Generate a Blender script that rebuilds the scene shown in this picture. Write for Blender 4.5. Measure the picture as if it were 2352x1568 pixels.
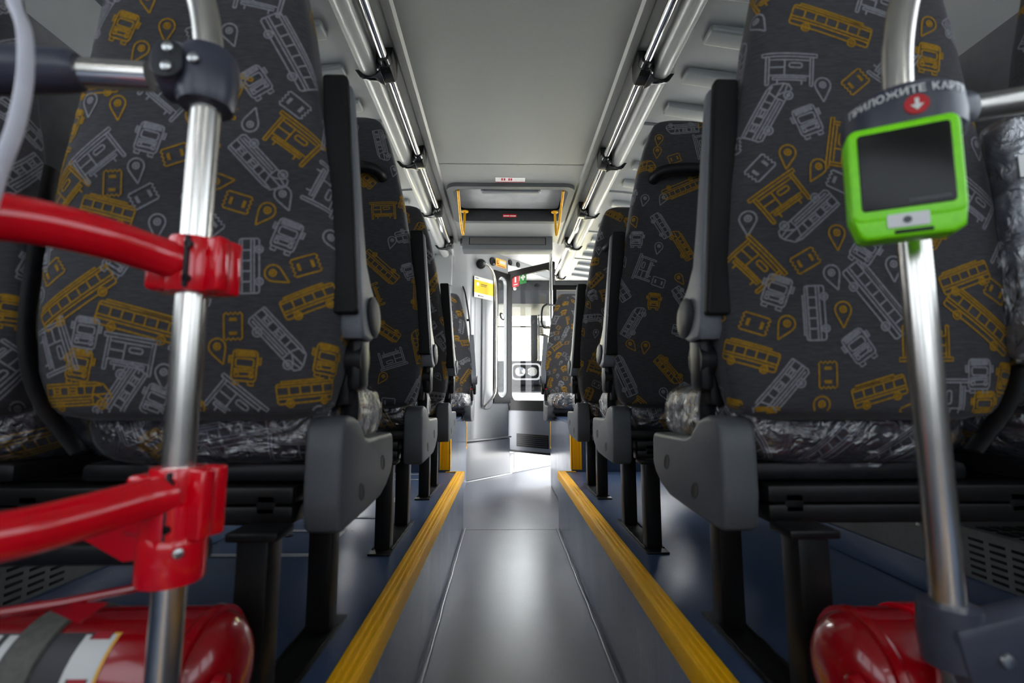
import bpy, bmesh, math, random
import numpy as np
from mathutils import Vector, Matrix
for o in list(bpy.data.objects): bpy.data.objects.remove(o)
S = bpy.context.scene
COL = S.collection
# ------------------------------------------------------------------ camera
cam = bpy.data.cameras.new('camera'); cam.sensor_width = 36; cam.lens = 1100/2352*36
cam.clip_start = .02
cam.dof.use_dof = True; cam.dof.focus_distance = 2.3; cam.dof.aperture_fstop = 3.4
camo = bpy.data.objects.new('camera', cam); COL.objects.link(camo); S.camera = camo
camo.location = (-.045, 0, .748)
camo.rotation_euler = (math.radians(90)+math.atan(124/1100), 0, -math.atan(20/1100))
# ------------------------------------------------------------------ world and exposure
W = bpy.data.worlds.new('daylight'); S.world = W; W.use_nodes = True
bg = W.node_tree.nodes['Background']; bg.inputs[0].default_value = (.975, .985, 1, 1)
# bright overcast sky, brightest low ahead of the bus
wn = W.node_tree.nodes; wl_ = W.node_tree.links
tcw = wn.new('ShaderNodeTexCoord'); vm = wn.new('ShaderNodeVectorMath'); vm.operation = 'DOT_PRODUCT'
nrm = wn.new('ShaderNodeVectorMath'); nrm.operation = 'NORMALIZE'; wl_.new(tcw.outputs['Generated'], nrm.inputs[0])
wl_.new(nrm.outputs[0], vm.inputs[0]); vm.inputs[1].default_value = Vector((.25, .93, .27)).normalized()
mr = wn.new('ShaderNodeMapRange'); mr.interpolation_type = 'SMOOTHSTEP'
mr.inputs[1].default_value = .35; mr.inputs[2].default_value = 1.0; mr.inputs[3].default_value = 8.5; mr.inputs[4].default_value = 28.0
wl_.new(vm.outputs['Value'], mr.inputs[0]); wl_.new(mr.outputs[0], bg.inputs[1])
S.view_settings.view_transform = 'Standard'; S.view_settings.look = 'None'
S.view_settings.exposure = 0.34; S.view_settings.gamma = 1
sun = bpy.data.lights.new('sun', 'SUN'); sun.energy = 45; sun.angle = math.radians(2); sun.color = (1, .97, .92)
suno = bpy.data.objects.new('sun', sun); COL.objects.link(suno)          # high, from behind the bus: lights the yard ahead
suno.rotation_euler = Vector((.10, .50, -.86)).to_track_quat('-Z', 'Y').to_euler()
# ------------------------------------------------------------------ materials
def nmat(name, col, rough=.5, metal=0, **k):
    m = bpy.data.materials.new(name); m.use_nodes = True
    b = m.node_tree.nodes['Principled BSDF']
    b.inputs['Base Color'].default_value = (*col, 1); b.inputs['Roughness'].default_value = rough
    b.inputs['Metallic'].default_value = metal
    for key, v in k.items():
        b.inputs[key.replace('_', ' ')].default_value = v
    return m
def sr(r, g, b):
    return tuple(((c/255)/12.92 if c/255 <= .04045 else ((c/255+.055)/1.055)**2.4) for c in (r, g, b))
def noisy(m, col2, scale=40, lo=.35, hi=.65, stretch=(1, 1, 1), bump=0, detail=4, rough2=None, bscale=None):
    """procedural variation: mixes a second colour by noise, adds bump"""
    nt = m.node_tree; N = nt.nodes; L = nt.links; b = N['Principled BSDF']
    tc = N.new('ShaderNodeTexCoord'); mp = N.new('ShaderNodeMapping'); mp.inputs['Scale'].default_value = stretch
    L.new(tc.outputs['Object'], mp.inputs['Vector'])
    n = N.new('ShaderNodeTexNoise'); n.inputs['Scale'].default_value = scale; n.inputs['Detail'].default_value = detail
    L.new(mp.outputs[0], n.inputs['Vector'])
    r = N.new('ShaderNodeMapRange'); r.inputs[1].default_value = lo; r.inputs[2].default_value = hi
    L.new(n.outputs[0], r.inputs[0])
    mx = N.new('ShaderNodeMix'); mx.data_type = 'RGBA'
    mx.inputs[6].default_value = b.inputs['Base Color'].default_value; mx.inputs[7].default_value = (*col2, 1)
    L.new(r.outputs[0], mx.inputs[0]); L.new(mx.outputs[2], b.inputs['Base Color'])
    if rough2 is not None:
        q = N.new('ShaderNodeMapRange'); q.inputs[3].default_value = b.inputs['Roughness'].default_value; q.inputs[4].default_value = rough2
        L.new(r.outputs[0], q.inputs[0]); L.new(q.outputs[0], b.inputs['Roughness'])
    if bump:
        src = n
        if bscale:
            src = N.new('ShaderNodeTexNoise'); src.inputs['Scale'].default_value = bscale; L.new(mp.outputs[0], src.inputs['Vector'])
        bp = N.new('ShaderNodeBump'); bp.inputs['Strength'].default_value = bump; bp.inputs['Distance'].default_value = .002
        L.new(src.outputs[0], bp.inputs['Height']); L.new(bp.outputs[0], b.inputs['Normal'])
    return m
M = {}
M['fabric'] = noisy(nmat('charcoal fabric', (.032, .0315, .0345), .9, Sheen_Weight=.18, Sheen_Roughness=.4, Specular_IOR_Level=.25), (.054, .0525, .058), 60, .3, .7, (1, 1, 9), .25)
M['yprint'] = noisy(nmat('mustard print', (.32, .175, .014), .9, Specular_IOR_Level=.2), (.23, .125, .011), 220)
M['gprint'] = noisy(nmat('grey print', (.225, .225, .238), .9, Specular_IOR_Level=.2), (.165, .165, .178), 220)
M['black'] = noisy(nmat('black plastic', (.004, .004, .005), .45, Specular_IOR_Level=.3), (.008, .008, .009), 90, bump=.1)
M['pad'] = noisy(nmat('black armrest pad', (.004, .004, .004), .55, Specular_IOR_Level=.2), (.008, .0075, .007), 300, bump=.15)
M['beam'] = noisy(nmat('black powder coat', (.004, .004, .004), .38, Specular_IOR_Level=.3), (.007, .007, .007), 200, bump=.05)
M['gplast'] = noisy(nmat('grey plastic', (.085, .092, .100), .5), (.075, .082, .09), 400, bump=.12)
M['arm'] = noisy(nmat('armrest grey', (.14, .15, .17), .45), (.12, .13, .145), 300, bump=.1)
M['dgrey'] = noisy(nmat('dark grey plastic', (.028, .030, .034), .5, Specular_IOR_Level=.3), (.022, .024, .027), 60, bump=.05)
M['blueg'] = noisy(nmat('slate plastic', (.055, .060, .085), .34), (.046, .050, .070), 30, bump=.05)
M['steel'] = noisy(nmat('brushed steel', (.80, .77, .71), .22, 1), (.77, .74, .685), 6, stretch=(1, 1, 3), rough2=.27)
M['chrome'] = noisy(nmat('polished steel', (.78, .77, .75), .12, 1), (.7, .7, .69), 30)
M['screw'] = noisy(nmat('zinc screw', (.62, .64, .62), .35, 1), (.5, .5, .5), 200)
M['red'] = noisy(nmat('red enamel', sr(232, 0, 28), .2, Coat_Weight=.6, Coat_Roughness=.06), sr(226, 0, 24), 20)
M['dred'] = noisy(nmat('extinguisher red', sr(165, 0, 14), .22, Coat_Weight=.6, Coat_Roughness=.08), sr(150, 0, 12), 12)
M['redbtn'] = nmat('red button', sr(190, 10, 20), .4)
M['yellow'] = noisy(nmat('yellow nosing', sr(255, 188, 0), .45, Specular_IOR_Level=.3), sr(250, 182, 0), 3, .3, .8, (1, 1, 1), .05)
M['ypaint'] = noisy(nmat('yellow paint', sr(215, 160, 10), .3), sr(190, 135, 0), 30)
M['green'] = noisy(nmat('green plastic', sr(138, 245, 0), .35), sr(130, 235, 0), 80, bump=.03)
M['screen'] = noisy(nmat('dark screen', (.008, .008, .007), .22, Specular_IOR_Level=.25), (.011, .011, .010), 6)
M['ceil'] = noisy(nmat('ceiling laminate', (.25, .255, .248), .34), (.23, .235, .228), 700, bump=.06)
M['panel'] = noisy(nmat('overhead panel', (.20, .213, .222), .34), (.185, .198, .207), 600, bump=.10)
M['roll'] = noisy(nmat('cove profile', (.33, .335, .33), .26), (.30, .305, .30), 300)
M['wall'] = noisy(nmat('wall laminate', (.24, .25, .26), .3, Coat_Weight=.3, Coat_Roughness=.15), (.245, .255, .265), 5)
M['wdark'] = noisy(nmat('lower wall', (.12, .125, .13), .55), (.10, .10, .11), 20)
M['rubber'] = noisy(nmat('black rubber', (.004, .004, .0045), .5, Specular_IOR_Level=.18), (.007, .007, .007), 80)
M['white'] = noisy(nmat('white plastic', (.75, .75, .75), .4), (.7, .7, .7), 80)
M['hgrey'] = noisy(nmat('heater grey', (.17, .185, .18), .5), (.15, .16, .16), 60)
M['strap'] = noisy(nmat('webbing', (.10, .105, .09), .7), (.14, .14, .12), 120)
M['lgrey'] = noisy(nmat('light grey plastic', (.66, .66, .73), .45), (.60, .60, .66), 50)
M['silver'] = noisy(nmat('aluminium', (.50, .51, .52), .35, .4), (.45, .46, .47), 60)
M['bracketm'] = noisy(nmat('gloss black bracket', (.006, .006, .007), .16), (.009, .009, .01), 60)
M['ywhite'] = nmat('sticker yellow', sr(240, 200, 10), .4)
M['orange'] = nmat('sticker amber', sr(250, 190, 70), .4)
M['stw'] = nmat('sticker white', (.75, .75, .73), .4)
M['stk'] = nmat('sticker ink', (.04, .04, .045), .5)
M['str'] = nmat('sticker red', sr(175, 15, 35), .4)
M['stg'] = nmat('sticker green', sr(30, 125, 50), .4)
M['lidg'] = noisy(nmat('hatch lid', (.36, .37, .38), .6), (.29, .30, .31), 9, .4, .7)
def vinyl(name, c1, c2, speck, rough, r2):
    m = noisy(nmat(name, c1, rough), c2, 7, .3, .75, bump=.06, bscale=260, rough2=r2)
    nt = m.node_tree; N = nt.nodes; L = nt.links; b = N['Principled BSDF']
    src = b.inputs['Base Color'].links[0].from_socket
    tc = N.new('ShaderNodeTexCoord'); v = N.new('ShaderNodeTexVoronoi'); v.inputs['Scale'].default_value = 110
    L.new(tc.outputs['Object'], v.inputs['Vector'])
    lt = N.new('ShaderNodeMapRange'); lt.inputs[1].default_value = .11; lt.inputs[2].default_value = .05
    L.new(v.outputs['Distance'], lt.inputs[0])
    # keep only some cells
    sp = N.new('ShaderNodeSeparateColor'); L.new(v.outputs['Color'], sp.inputs[0])
    g = N.new('ShaderNodeMath'); g.operation = 'GREATER_THAN'; g.inputs[1].default_value = .55; L.new(sp.outputs[0], g.inputs[0])
    mu = N.new('ShaderNodeMath'); mu.operation = 'MULTIPLY'; L.new(lt.outputs[0], mu.inputs[0]); L.new(g.outputs[0], mu.inputs[1])
    mx = N.new('ShaderNodeMix'); mx.data_type = 'RGBA'; mx.inputs[7].default_value = (*speck, 1)
    L.new(mu.outputs[0], mx.inputs[0]); L.new(src, mx.inputs[6]); L.new(mx.outputs[2], b.inputs['Base Color'])
    return m
M['vblue'] = vinyl('blue speckled vinyl', (.045, .074, .145), (.038, .064, .126), (.22, .29, .40), .34, .28)
M['vgrey'] = vinyl('grey worn vinyl', (.115, .130, .170), (.130, .146, .184), (.12, .125, .14), .30, .29)
M['vgrey'].node_tree.nodes['Principled BSDF'].inputs['IOR'].default_value = 1.85
M['vside'] = noisy(vinyl('blue riser vinyl', (.075, .10, .155), (.06, .082, .135), (.12, .15, .2), .26, .20), (.105, .125, .17), 5, .45, .75, (.4, 9, .25))
def glassmat(name, tint, gl=.06, rough=.02, fres=True):
    m = bpy.data.materials.new(name); m.use_nodes = True; N = m.node_tree.nodes; L = m.node_tree.links
    N.remove(N['Principled BSDF']); out = N['Material Output']
    t = N.new('ShaderNodeBsdfTransparent'); t.inputs[0].default_value = (*tint, 1)
    g = N.new('ShaderNodeBsdfGlossy'); g.inputs['Roughness'].default_value = rough
    mx = N.new('ShaderNodeMixShader'); L.new(t.outputs[0], mx.inputs[1]); L.new(g.outputs[0], mx.inputs[2])
    f = N.new('ShaderNodeFresnel'); f.inputs[0].default_value = 1.45
    ge = N.new('ShaderNodeNewGeometry'); iv = N.new('ShaderNodeMath'); iv.operation = 'SUBTRACT'; iv.inputs[0].default_value = 1
    L.new(ge.outputs['Backfacing'], iv.inputs[1]); fm = N.new('ShaderNodeMath'); fm.operation = 'MULTIPLY'
    L.new(f.outputs[0], fm.inputs[0]); L.new(iv.outputs[0], fm.inputs[1])      # reflect at the outer faces only
    L.new(fm.outputs[0], mx.inputs[0]); L.new(mx.outputs[0], out.inputs[0])
    return m, N, L, mx, g, f, fm
M['glass'] = glassmat('window glass', (.86, .87, .87))[0]
M['tint'] = glassmat('tinted glass', (.46, .48, .50))[0]
m, N, L, mx, g, f, fm = glassmat('plastic film', (.90, .91, .94), rough=.12)
tc = N.new('ShaderNodeTexCoord'); n = N.new('ShaderNodeTexNoise'); n.inputs['Scale'].default_value = 22; n.inputs['Detail'].default_value = 5; n.inputs['Distortion'].default_value = 1.4
L.new(tc.outputs['Object'], n.inputs['Vector']); bp = N.new('ShaderNodeBump'); bp.inputs['Strength'].default_value = 1; bp.inputs['Distance'].default_value = .02
L.new(n.outputs[0], bp.inputs['Height']); L.new(bp.outputs[0], g.inputs['Normal']); L.new(bp.outputs[0], f.inputs['Normal'])
ad = N.new('ShaderNodeMath'); ad.operation = 'ADD'; ad.inputs[1].default_value = .20; L.new(fm.outputs[0], ad.inputs[0]); L.new(ad.outputs[0], mx.inputs[0])
M['film'] = m
# ------------------------------------------------------------------ mesh helpers
class B:
    def __init__(s): s.v = []; s.f = []; s.mi = []
    def add(s, vs, fs, mi=0):
        n = len(s.v); s.v += [tuple(p) for p in vs]; s.f += [tuple(i+n for i in f) for f in fs]; s.mi += [mi]*len(fs); return s
    def bm(s, b, mi=0, mat=None):
        if mat is not None: bmesh.ops.transform(b, matrix=mat, verts=b.verts)
        b.verts.index_update()
        s.add([v.co[:] for v in b.verts], [[v.index for v in f.verts] for f in b.faces], mi); b.free(); return s
    def box(s, c, d, bev=0, rot=None, mi=0, seg=2):
        b = bmesh.new(); bmesh.ops.create_cube(b, size=1, matrix=Matrix.Diagonal((*d, 1)))
        if bev: bmesh.ops.bevel(b, geom=b.edges[:]+b.verts[:], offset=bev, segments=seg, profile=.5, affect='EDGES')
        mt = Matrix.Translation(c) @ (rot.to_4x4() if rot is not None else Matrix())
        return s.bm(b, mi, mt)
    def tube(s, path, r, seg=16, mi=0, cap=True, flat=1):
        P = [Vector(p) for p in path]; n = len(P); rr = r if isinstance(r, (list, tuple)) else [r]*n
        T = [(P[min(i+1, n-1)]-P[max(i-1, 0)]).normalized() for i in range(n)]
        up = Vector((0, 0, 1)) if abs(T[0].z) < .9 else Vector((1, 0, 0))
        u = T[0].cross(up).normalized(); vs = []; fs = []
        for i in range(n):
            u = (u-T[i]*u.dot(T[i])).normalized(); w = T[i].cross(u)
            for k in range(seg):
                a = 2*math.pi*k/seg; vs.append(P[i]+rr[i]*(math.cos(a)*u+math.sin(a)*flat*w))
        for i in range(n-1):
            for k in range(seg):
                fs.append((i*seg+k, i*seg+(k+1) % seg, (i+1)*seg+(k+1) % seg, (i+1)*seg+k))
        if cap: fs += [tuple(range(seg))[::-1], tuple((n-1)*seg+k for k in range(seg))]
        return s.add(vs, fs, mi)
    def lathe(s, prof, o, ax=(0, 0, 1), seg=32, mi=0, sc=(1, 1)):
        ax = Vector(ax).normalized(); u = ax.orthogonal().normalized()
        if abs(ax.z) > .99: u = Vector((1, 0, 0))
        w = ax.cross(u); o = Vector(o); vs = []; fs = []; n = len(prof)
        for r, h in prof:
            for k in range(seg):
                a = 2*math.pi*k/seg; vs.append(o+ax*h+r*(sc[0]*math.cos(a)*u+sc[1]*math.sin(a)*w))
        for i in range(n-1):
            for k in range(seg): fs.append((i*seg+k, i*seg+(k+1) % seg, (i+1)*seg+(k+1) % seg, (i+1)*seg+k))
        fs += [tuple(range(seg))[::-1], tuple((n-1)*seg+k for k in range(seg))]
        return s.add(vs, fs, mi)
    def prism(s, poly, fn, d0, d1, bev=0, mi=0):
        """poly: 2D outline, fn(a,b,d) -> 3D; bevelled rim"""
        b = bmesh.new(); n = len(poly)
        lo = [b.verts.new(fn(a, c, d0)) for a, c in poly]; hi = [b.verts.new(fn(a, c, d1)) for a, c in poly]
        b.faces.new(lo[::-1]); b.faces.new(hi)
        for i in range(n): b.faces.new((lo[i], lo[(i+1) % n], hi[(i+1) % n], hi[i]))
        bmesh.ops.recalc_face_normals(b, faces=b.faces)
        if bev:
            es = [e for e in b.edges if (e.verts[0] in lo) == (e.verts[1] in lo)]
            bmesh.ops.bevel(b, geom=es, offset=bev, segments=3, profile=.5, affect='EDGES')
        return s.bm(b, mi)
    def build(s, name, mats, parent=None, smooth=35):
        me = bpy.data.meshes.new(name); me.from_pydata(s.v, [], s.f)
        for m in (mats if isinstance(mats, (list, tuple)) else [mats]): me.materials.append(M[m] if isinstance(m, str) else m)
        me.polygons.foreach_set('material_index', s.mi)
        b = bmesh.new(); b.from_mesh(me); bmesh.ops.recalc_face_normals(b, faces=b.faces); b.to_mesh(me); b.free()
        me.polygons.foreach_set('use_smooth', [True]*len(me.polygons)); me.set_sharp_from_angle(angle=math.radians(smooth))
        me.update()
        return link(name, me, parent)
def link(name, data, parent=None, loc=None):
    o = bpy.data.objects.new(name, data); COL.objects.link(o)
    if parent is not None:
        o.parent = parent
        # geometry is written in world coordinates unless loc is given
        if loc is None: o.matrix_parent_inverse = parent.matrix_basis.inverted()
    if loc is not None: o.location = loc
    return o
def tag(o, label, cat, group=None):
    o['label'] = label; o['category'] = cat
    if group: o['group'] = group
    return o
def thing(name, loc, label, cat, group=None, rz=0):
    e = bpy.data.objects.new(name, None); COL.objects.link(e); e.location = loc; e.rotation_euler = (0, 0, rz); e.empty_display_size = .1
    return tag(e, label, cat, group)
def struct(b, name, mats, smooth=35, parent=None):
    o = b.build(name, mats, parent, smooth); o['kind'] = 'structure'; return o
def rrect(x0, y0, x1, y1, r, k=5):
    o = []
    for cx, cy, a0 in ((x1-r, y1-r, 0), (x0+r, y1-r, 90), (x0+r, y0+r, 180), (x1-r, y0+r, 270)):
        for i in range(k+1):
            a = math.radians(a0+90*i/k); o.append((cx+r*math.cos(a), cy+r*math.sin(a)))
    return o
def bez(pts, n=24):
    """Catmull-Rom through points"""
    P = [Vector(p) for p in pts]; P = [P[0]*2-P[1]]+P+[P[-1]*2-P[-2]]; o = []
    m = len(P)-3
    for i in range(m):
        for k in range(n//m+1):
            t = k/(n//m+1); a, b, c, d = P[i:i+4]
            o.append(.5*((2*b)+(c-a)*t+(2*a-5*b+4*c-d)*t*t+(3*b-a-3*c+d)*t**3))
    o.append(P[-2]); return o
# ------------------------------------------------------------------ bus shell (origin: aisle floor under the lens, +Y towards the front)
PZ = .314; HW = 1.24
# aisle floor with a seam across it
b = B(); b.box((0, .6, -.02), (.56, 4.4, .04)); b.box((0, 2.79, .0005), (.54, .003, .001)); b.box((0, 4.65, -.02), (2.6, 3.7, .04)); struct(b, 'floor', 'vgrey')
for s, nm in ((-1, 'left'), (1, 'right')):
    b = B(); b.box((s*(.275+HW)/2, .59, PZ/2), (HW-.275, 4.4, PZ), mi=0)
    for i in (0,):
        b.box((s*.272, .59, PZ/2-.01), (.006, 4.4, PZ-.03), mi=1)
    o = struct(b, 'platform_'+nm, ['vblue', 'vside'])
    # yellow ribbed nosing along the platform edge
    b = B(); b.box((s*.2885, .59, PZ+.003), (.045, 4.41, .006), .0015)
    b.box((s*.2675, .59, PZ-.016), (.005, 4.41, .040), .0015)
    for k in range(3): b.box((s*(.276+.0125*k), .59, PZ+.0060), (.0075, 4.4, .003), .001)
    b.box((s*.32, 2.789, PZ+.003), (.10, .006, .006), .001)
    struct(b, 'trim_%d' % (1 if s < 0 else 2), 'yellow')
    # weld cord between riser and aisle floor
    random.seed(5+s); b = B(); b.tube([(s*(.258+random.uniform(-.002, .002)), y*.1, .004) for y in range(-14, 29)], .0042, 8)
    struct(b, 'trim_%d' % (3 if s < 0 else 4), 'vgrey')
    # raised podium under the facing seats
    b = B(); b.box((s*(.36+HW)/2, 3.48, .295), (HW-.36, 1.26, .59)); b.box((s*.357, 3.48, .29), (.006, 1.25, .57), mi=1)
    struct(b, 'podium_'+nm, ['vblue', 'vside'])
    b = B()
    for k in range(5): b.box((s*(.368+.009*k), 2.846, .455), (.006, .007, .27), .002)
    b.box((s*.386, 2.848, .455), (.055, .006, .272), .001); b.box((s*.3535, 2.868, .455), (.004, .045, .27), .001)
    b.box((s*.3535, 4.095, .455), (.005, .028, .27), .001); b.box((s*.3535, 4.08, .315), (.005, .06, .016), .001)
    struct(b, 'trim_%d' % (5 if s < 0 else 6), 'yellow')
    # side wall with window openings
    b = B(); x = s*(HW+.03)
    y1_ = 4.22 if s < 0 else 4.25
    b.box((x, (y1_-1.6)/2, .48), (.06, y1_+1.6, .96), mi=1); b.box((x, (y1_-1.6)/2, 1.92), (.06, y1_+1.6, .44))
    if s > 0: b.box((x, 5.3, 2.06), (.06, 2.16, .16))
    for y in (-1.6, -.2, 2.45, 3.85): b.box((x, y, 1.33), (.06, .14, .76), .01, mi=1)
    b.box((x, 1.39, 1.33), (.06, .86, .76), .01, mi=1)
    if s > 0: b.box((x, 4.27, 1.06), (.07, .06, 2.1), .01); b.box((x, 5.95, 1.06), (.07, .86, 2.1), .01)
    struct(b, 'wall_'+nm, ['wall', 'wdark'])
    for k, (y0, y1) in enumerate(((-1.53, -.27), (-.13, .96), (1.82, 2.38), (2.52, 3.78), (3.92, 5.08), (5.22, 6.31))[:4]):
        b = B(); yc = (y0+y1)/2
        b.box((s*(HW+.035), yc, 1.33), (.006, y1-y0, .74))
        w = struct(b, 'window_%d' % (k+1+(6 if s > 0 else 0)), 'tint' if y1 < 1.1 else 'glass')
        b = B()
        for z in (.985, 1.675): b.box((s*(HW+.02), yc, z), (.03, y1-y0, .03), .008)
        for y in (y0+.015, y1-.015): b.box((s*(HW+.02), y, 1.33), (.03, .03, .72), .008)
        fr = b.build('window_frame', 'rubber', w)
# walls closing the back, with the rear window
b = B(); b.box((0, -1.66, .45), (2.6, .06, .9)); b.box((0, -1.66, 1.95), (2.6, .06, .4))
for s in (-1, 1): b.box((s*1.12, -1.66, 1.3), (.36, .06, .9))
struct(b, 'wall_rear', 'wall')
b = B(); b.box((0, -1.66, 1.32), (1.88, .006, .86)); struct(b, 'window_13', 'tint')
# ceiling: flat laminate centre, grooves, cove rolls; extruded cross-section
def extr(b, prof, y0, y1, mi=0, n=1):
    m = len(prof); vs = [(x, y0+(y1-y0)*j/n, z) for j in range(n+1) for x, z in prof]
    b.add(vs, [(j*m+i, j*m+i+1, (j+1)*m+i+1, (j+1)*m+i) for j in range(n) for i in range(m-1)], mi)
def arc(cx, cz, r, a0, a1, n=12): return [(cx+r*math.cos(math.radians(a0+(a1-a0)*i/n)), cz+r*math.sin(math.radians(a0+(a1-a0)*i/n))) for i in range(n+1)]
b = B()
for y0, y1 in ((-1.6, 2.592), (2.598, 2.86)): extr(b, [(-.415, 2.055), (.415, 2.055)], y0, y1)
extr(b, [(-.415, 2.055), (.415, 2.055)], 3.44, 4.0)
for s in (-1, 1): extr(b, [(s*.37, 2.055), (s*.415, 2.055)], 2.86, 3.44)
extr(b, [(-.415, 2.062), (.415, 2.062)], 2.58, 2.61)
for s in (-1, 1):
    p = [(.415, 2.055), (.425, 2.043), (.44, 2.040), (.455, 2.043), (.462, 2.050), (.515, 2.046), (.523, 2.036)]
    extr(b, [(s*x, z) for x, z in p], -1.6, 4.0)
b.box((0, 1.2, 2.2), (2.6, 5.6, .02))
struct(b, 'ceiling', 'ceil', 25)
b = B(); b.box((0, 4.0, 2.10), (2.4, .02, .09)); b.box((0, 5.2, 2.155), (2.55, 2.4, .02)); struct(b, 'ceiling', 'white')
for s in (-1, 1):
    b = B(); p = [(.528, 2.05)]+arc(.560, 1.996, .036, 150, 330, 14)+[(.600, 1.990), (.600, 2.03)]
    extr(b, [(s*x, z) for x, z in p], -1.6, 4.93)
    b.box((s*.56, 4.93, 2.02), (.08, .01, .08))
    struct(b, 'trim_%d' % (7 if s < 0 else 8), 'roll')
    ys = [-.8, -.1, .62, 1.34, 2.06, 2.79, 3.51, 4.23, 4.94]
    for k in range(len(ys)-1):
        y0, y1 = ys[k]+.006, ys[k+1]-.006; b = B()
        # slightly crowned panel descending to the wall
        pz = lambda x: 1.990-.095*((x-.6)/.64)**1.3
        prof = [(s*(.6+.64*i/8), pz(.6+.64*i/8)) for i in range(9)]
        extr(b, prof, y0+.022, y1-.004)
        extr(b, [(x, z-.006) for x, z in prof], y0, y0+.014)
        for ya, za, yb, zb in ((y0+.014, -.006, y0+.022, 0), (y0-.006, .012, y0, -.006), (y1-.004, 0, y1+.001, .012)):
            m = len(prof); b.add([(x, ya, z+za) for x, z in prof]+[(x, yb, z+zb) for x, z in prof], [(i, i+1, m+i+1, m+i) for i in range(m-1)])
        n = 3
        for j in range(n):
            yc = y0+(y1-y0)*(j+.75)/(n+.35)
            a = math.atan2(pz(.66)-pz(1.14), .48); xc = .90
            b.box((s*xc, yc, (pz(.66)+pz(1.14))/2-.002), (.50, .075, .036), .010, Matrix.Rotation(s*a, 3, 'Y'), seg=3)
        struct(b, 'trim_%d' % (9+k+(8 if s > 0 else 0)), 'panel', 40)
# ------------------------------------------------------------------ front end: angled entrance wall
A0 = Vector((-.37, 4.30, 0)); DT = Vector((.646, .763, 0)); NT = Vector((.763, -.646, 0))   # NT points back to the saloon
def wp(t, z, d=0): return A0+DT*t+NT*d+Vector((0, 0, z))
RW = Matrix((DT, NT*-1, Vector((0, 0, 1)))).transposed()     # local x along the wall, local -y to the saloon
b = B()
fn = lambda a, c, d: wp(a, c, d)
# wall with a rounded vertical window opening: built from strips round the opening
op = rrect(.410, .73, .555, 1.92, .07)
def ring(b, outer, inner, fn, d, mi=0):
    n = len(outer); vs = [fn(x, z, d) for x, z in outer]+[fn(x, z, d) for x, z in inner]
    b.add(vs, [(i, (i+1) % n, n+(i+1) % n, n+i) for i in range(n)], mi)
def proj(p, x0, z0, x1, z1, c):
    dx, dz = p[0]-c[0], p[1]-c[1]; k = []
    if dx > 0: k.append((x1-c[0])/dx)
    if dx < 0: k.append((x0-c[0])/dx)
    if dz > 0: k.append((z1-c[1])/dz)
    if dz < 0: k.append((z0-c[1])/dz)
    t = min(k); return (c[0]+dx*t, c[1]+dz*t)
def hole(b, x0, z0, x1, z1, op, fn, d0, d1, mi=0):
    c = (sum(p[0] for p in op)/len(op), sum(p[1] for p in op)/len(op))
    # dense opening outline so that the outer corners are met
    ou = []; inn = []
    crn = [(x1, z1), (x0, z1), (x0, z0), (x1, z0)]
    pts = [(math.atan2(p[1]-c[1], p[0]-c[0]), p, proj(p, x0, z0, x1, z1, c)) for p in op]
    for q in crn:
        a = math.atan2(q[1]-c[1], q[0]-c[0]); best = min(pts, key=lambda e: abs((e[0]-a+math.pi) % (2*math.pi)-math.pi))
        pts.append((a, best[1], q))
    pts.sort(key=lambda e: e[0])
    ou = [p[2] for p in pts]; inn = [p[1] for p in pts]; n = len(ou)
    for d in (d0, d1): ring(b, ou, inn, fn, d, mi)
    for loop in (ou, inn):
        vs = [fn(x, z, d0) for x, z in loop]+[fn(x, z, d1) for x, z in loop]
        b.add(vs, [(i, (i+1) % n, n+(i+1) % n, n+i) for i in range(n)], mi)
hole(b, .10, .34, .575, 2.14, op, fn, 0, -.04)
# moulded pillar with soft vertical flutes to the left of the opening
N_ = 26
for j in range(N_):
    pass
prof = [(-.20, -.02), (-.12, .010), (-.05, .030), (.0, .028), (.03, .010), (.07, -.004), (.12, 0.0)]
vs = []; fs = []
zz = [.34, .6, .7, 1.6, 1.75, 2.14]
for z in zz:
    for t, d in prof: vs.append(wp(t, z, d*(1 if .55 < z < 1.8 else .35)))
m_ = len(prof)
for j in range(len(zz)-1):
    for i in range(m_-1): fs.append((j*m_+i, j*m_+i+1, (j+1)*m_+i+1, (j+1)*m_+i))
b.add(vs, fs)
# shallow scoop behind the grab rail
b.prism(rrect(.185, .62, .345, 1.75, .07), fn, -.002, .010, .009)
b.box(wp(.97, 2.105, -.02), (.80, .04, .07), .004, RW)
struct(b, 'wall_front', 'wall', 50)
b = B()   # glossy plinth with a ledge
b.prism([(-.20, 0), (.575, 0), (.575, .34), (-.20, .34)], fn, -.04, .035, .02)
b.box(wp(.19, .352, .005), (.78, .075, .014), .004, RW); b.box(wp(.19, .006, .042), (.78, .02, .012), .004, RW, mi=1)
struct(b, 'baseboard_front', ['wall', 'silver'], 40)
b = B(); b.box(wp(.475, 1.325, -.02), (.19, .008, 1.22), 0, RW); w = struct(b, 'window_14', 'glass')
b = B(); hole(b, .355, .675, .60, 1.965, op, fn, .012, -.01); b.build('window_frame', 'rubber', w)
b = B(); b.lathe([(.028, 0), (.034, .008), (.034, .014), (.024, .016)], wp(.455, 1.516, .012), NT, 28, sc=(.8, 1.25)); b.lathe([(.02, .012), (.021, .020)], wp(.455, 1.516, .012), NT, 24, mi=1, sc=(.8, 1.25))
b.build('handle', ['rubber', 'white'], w)
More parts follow.
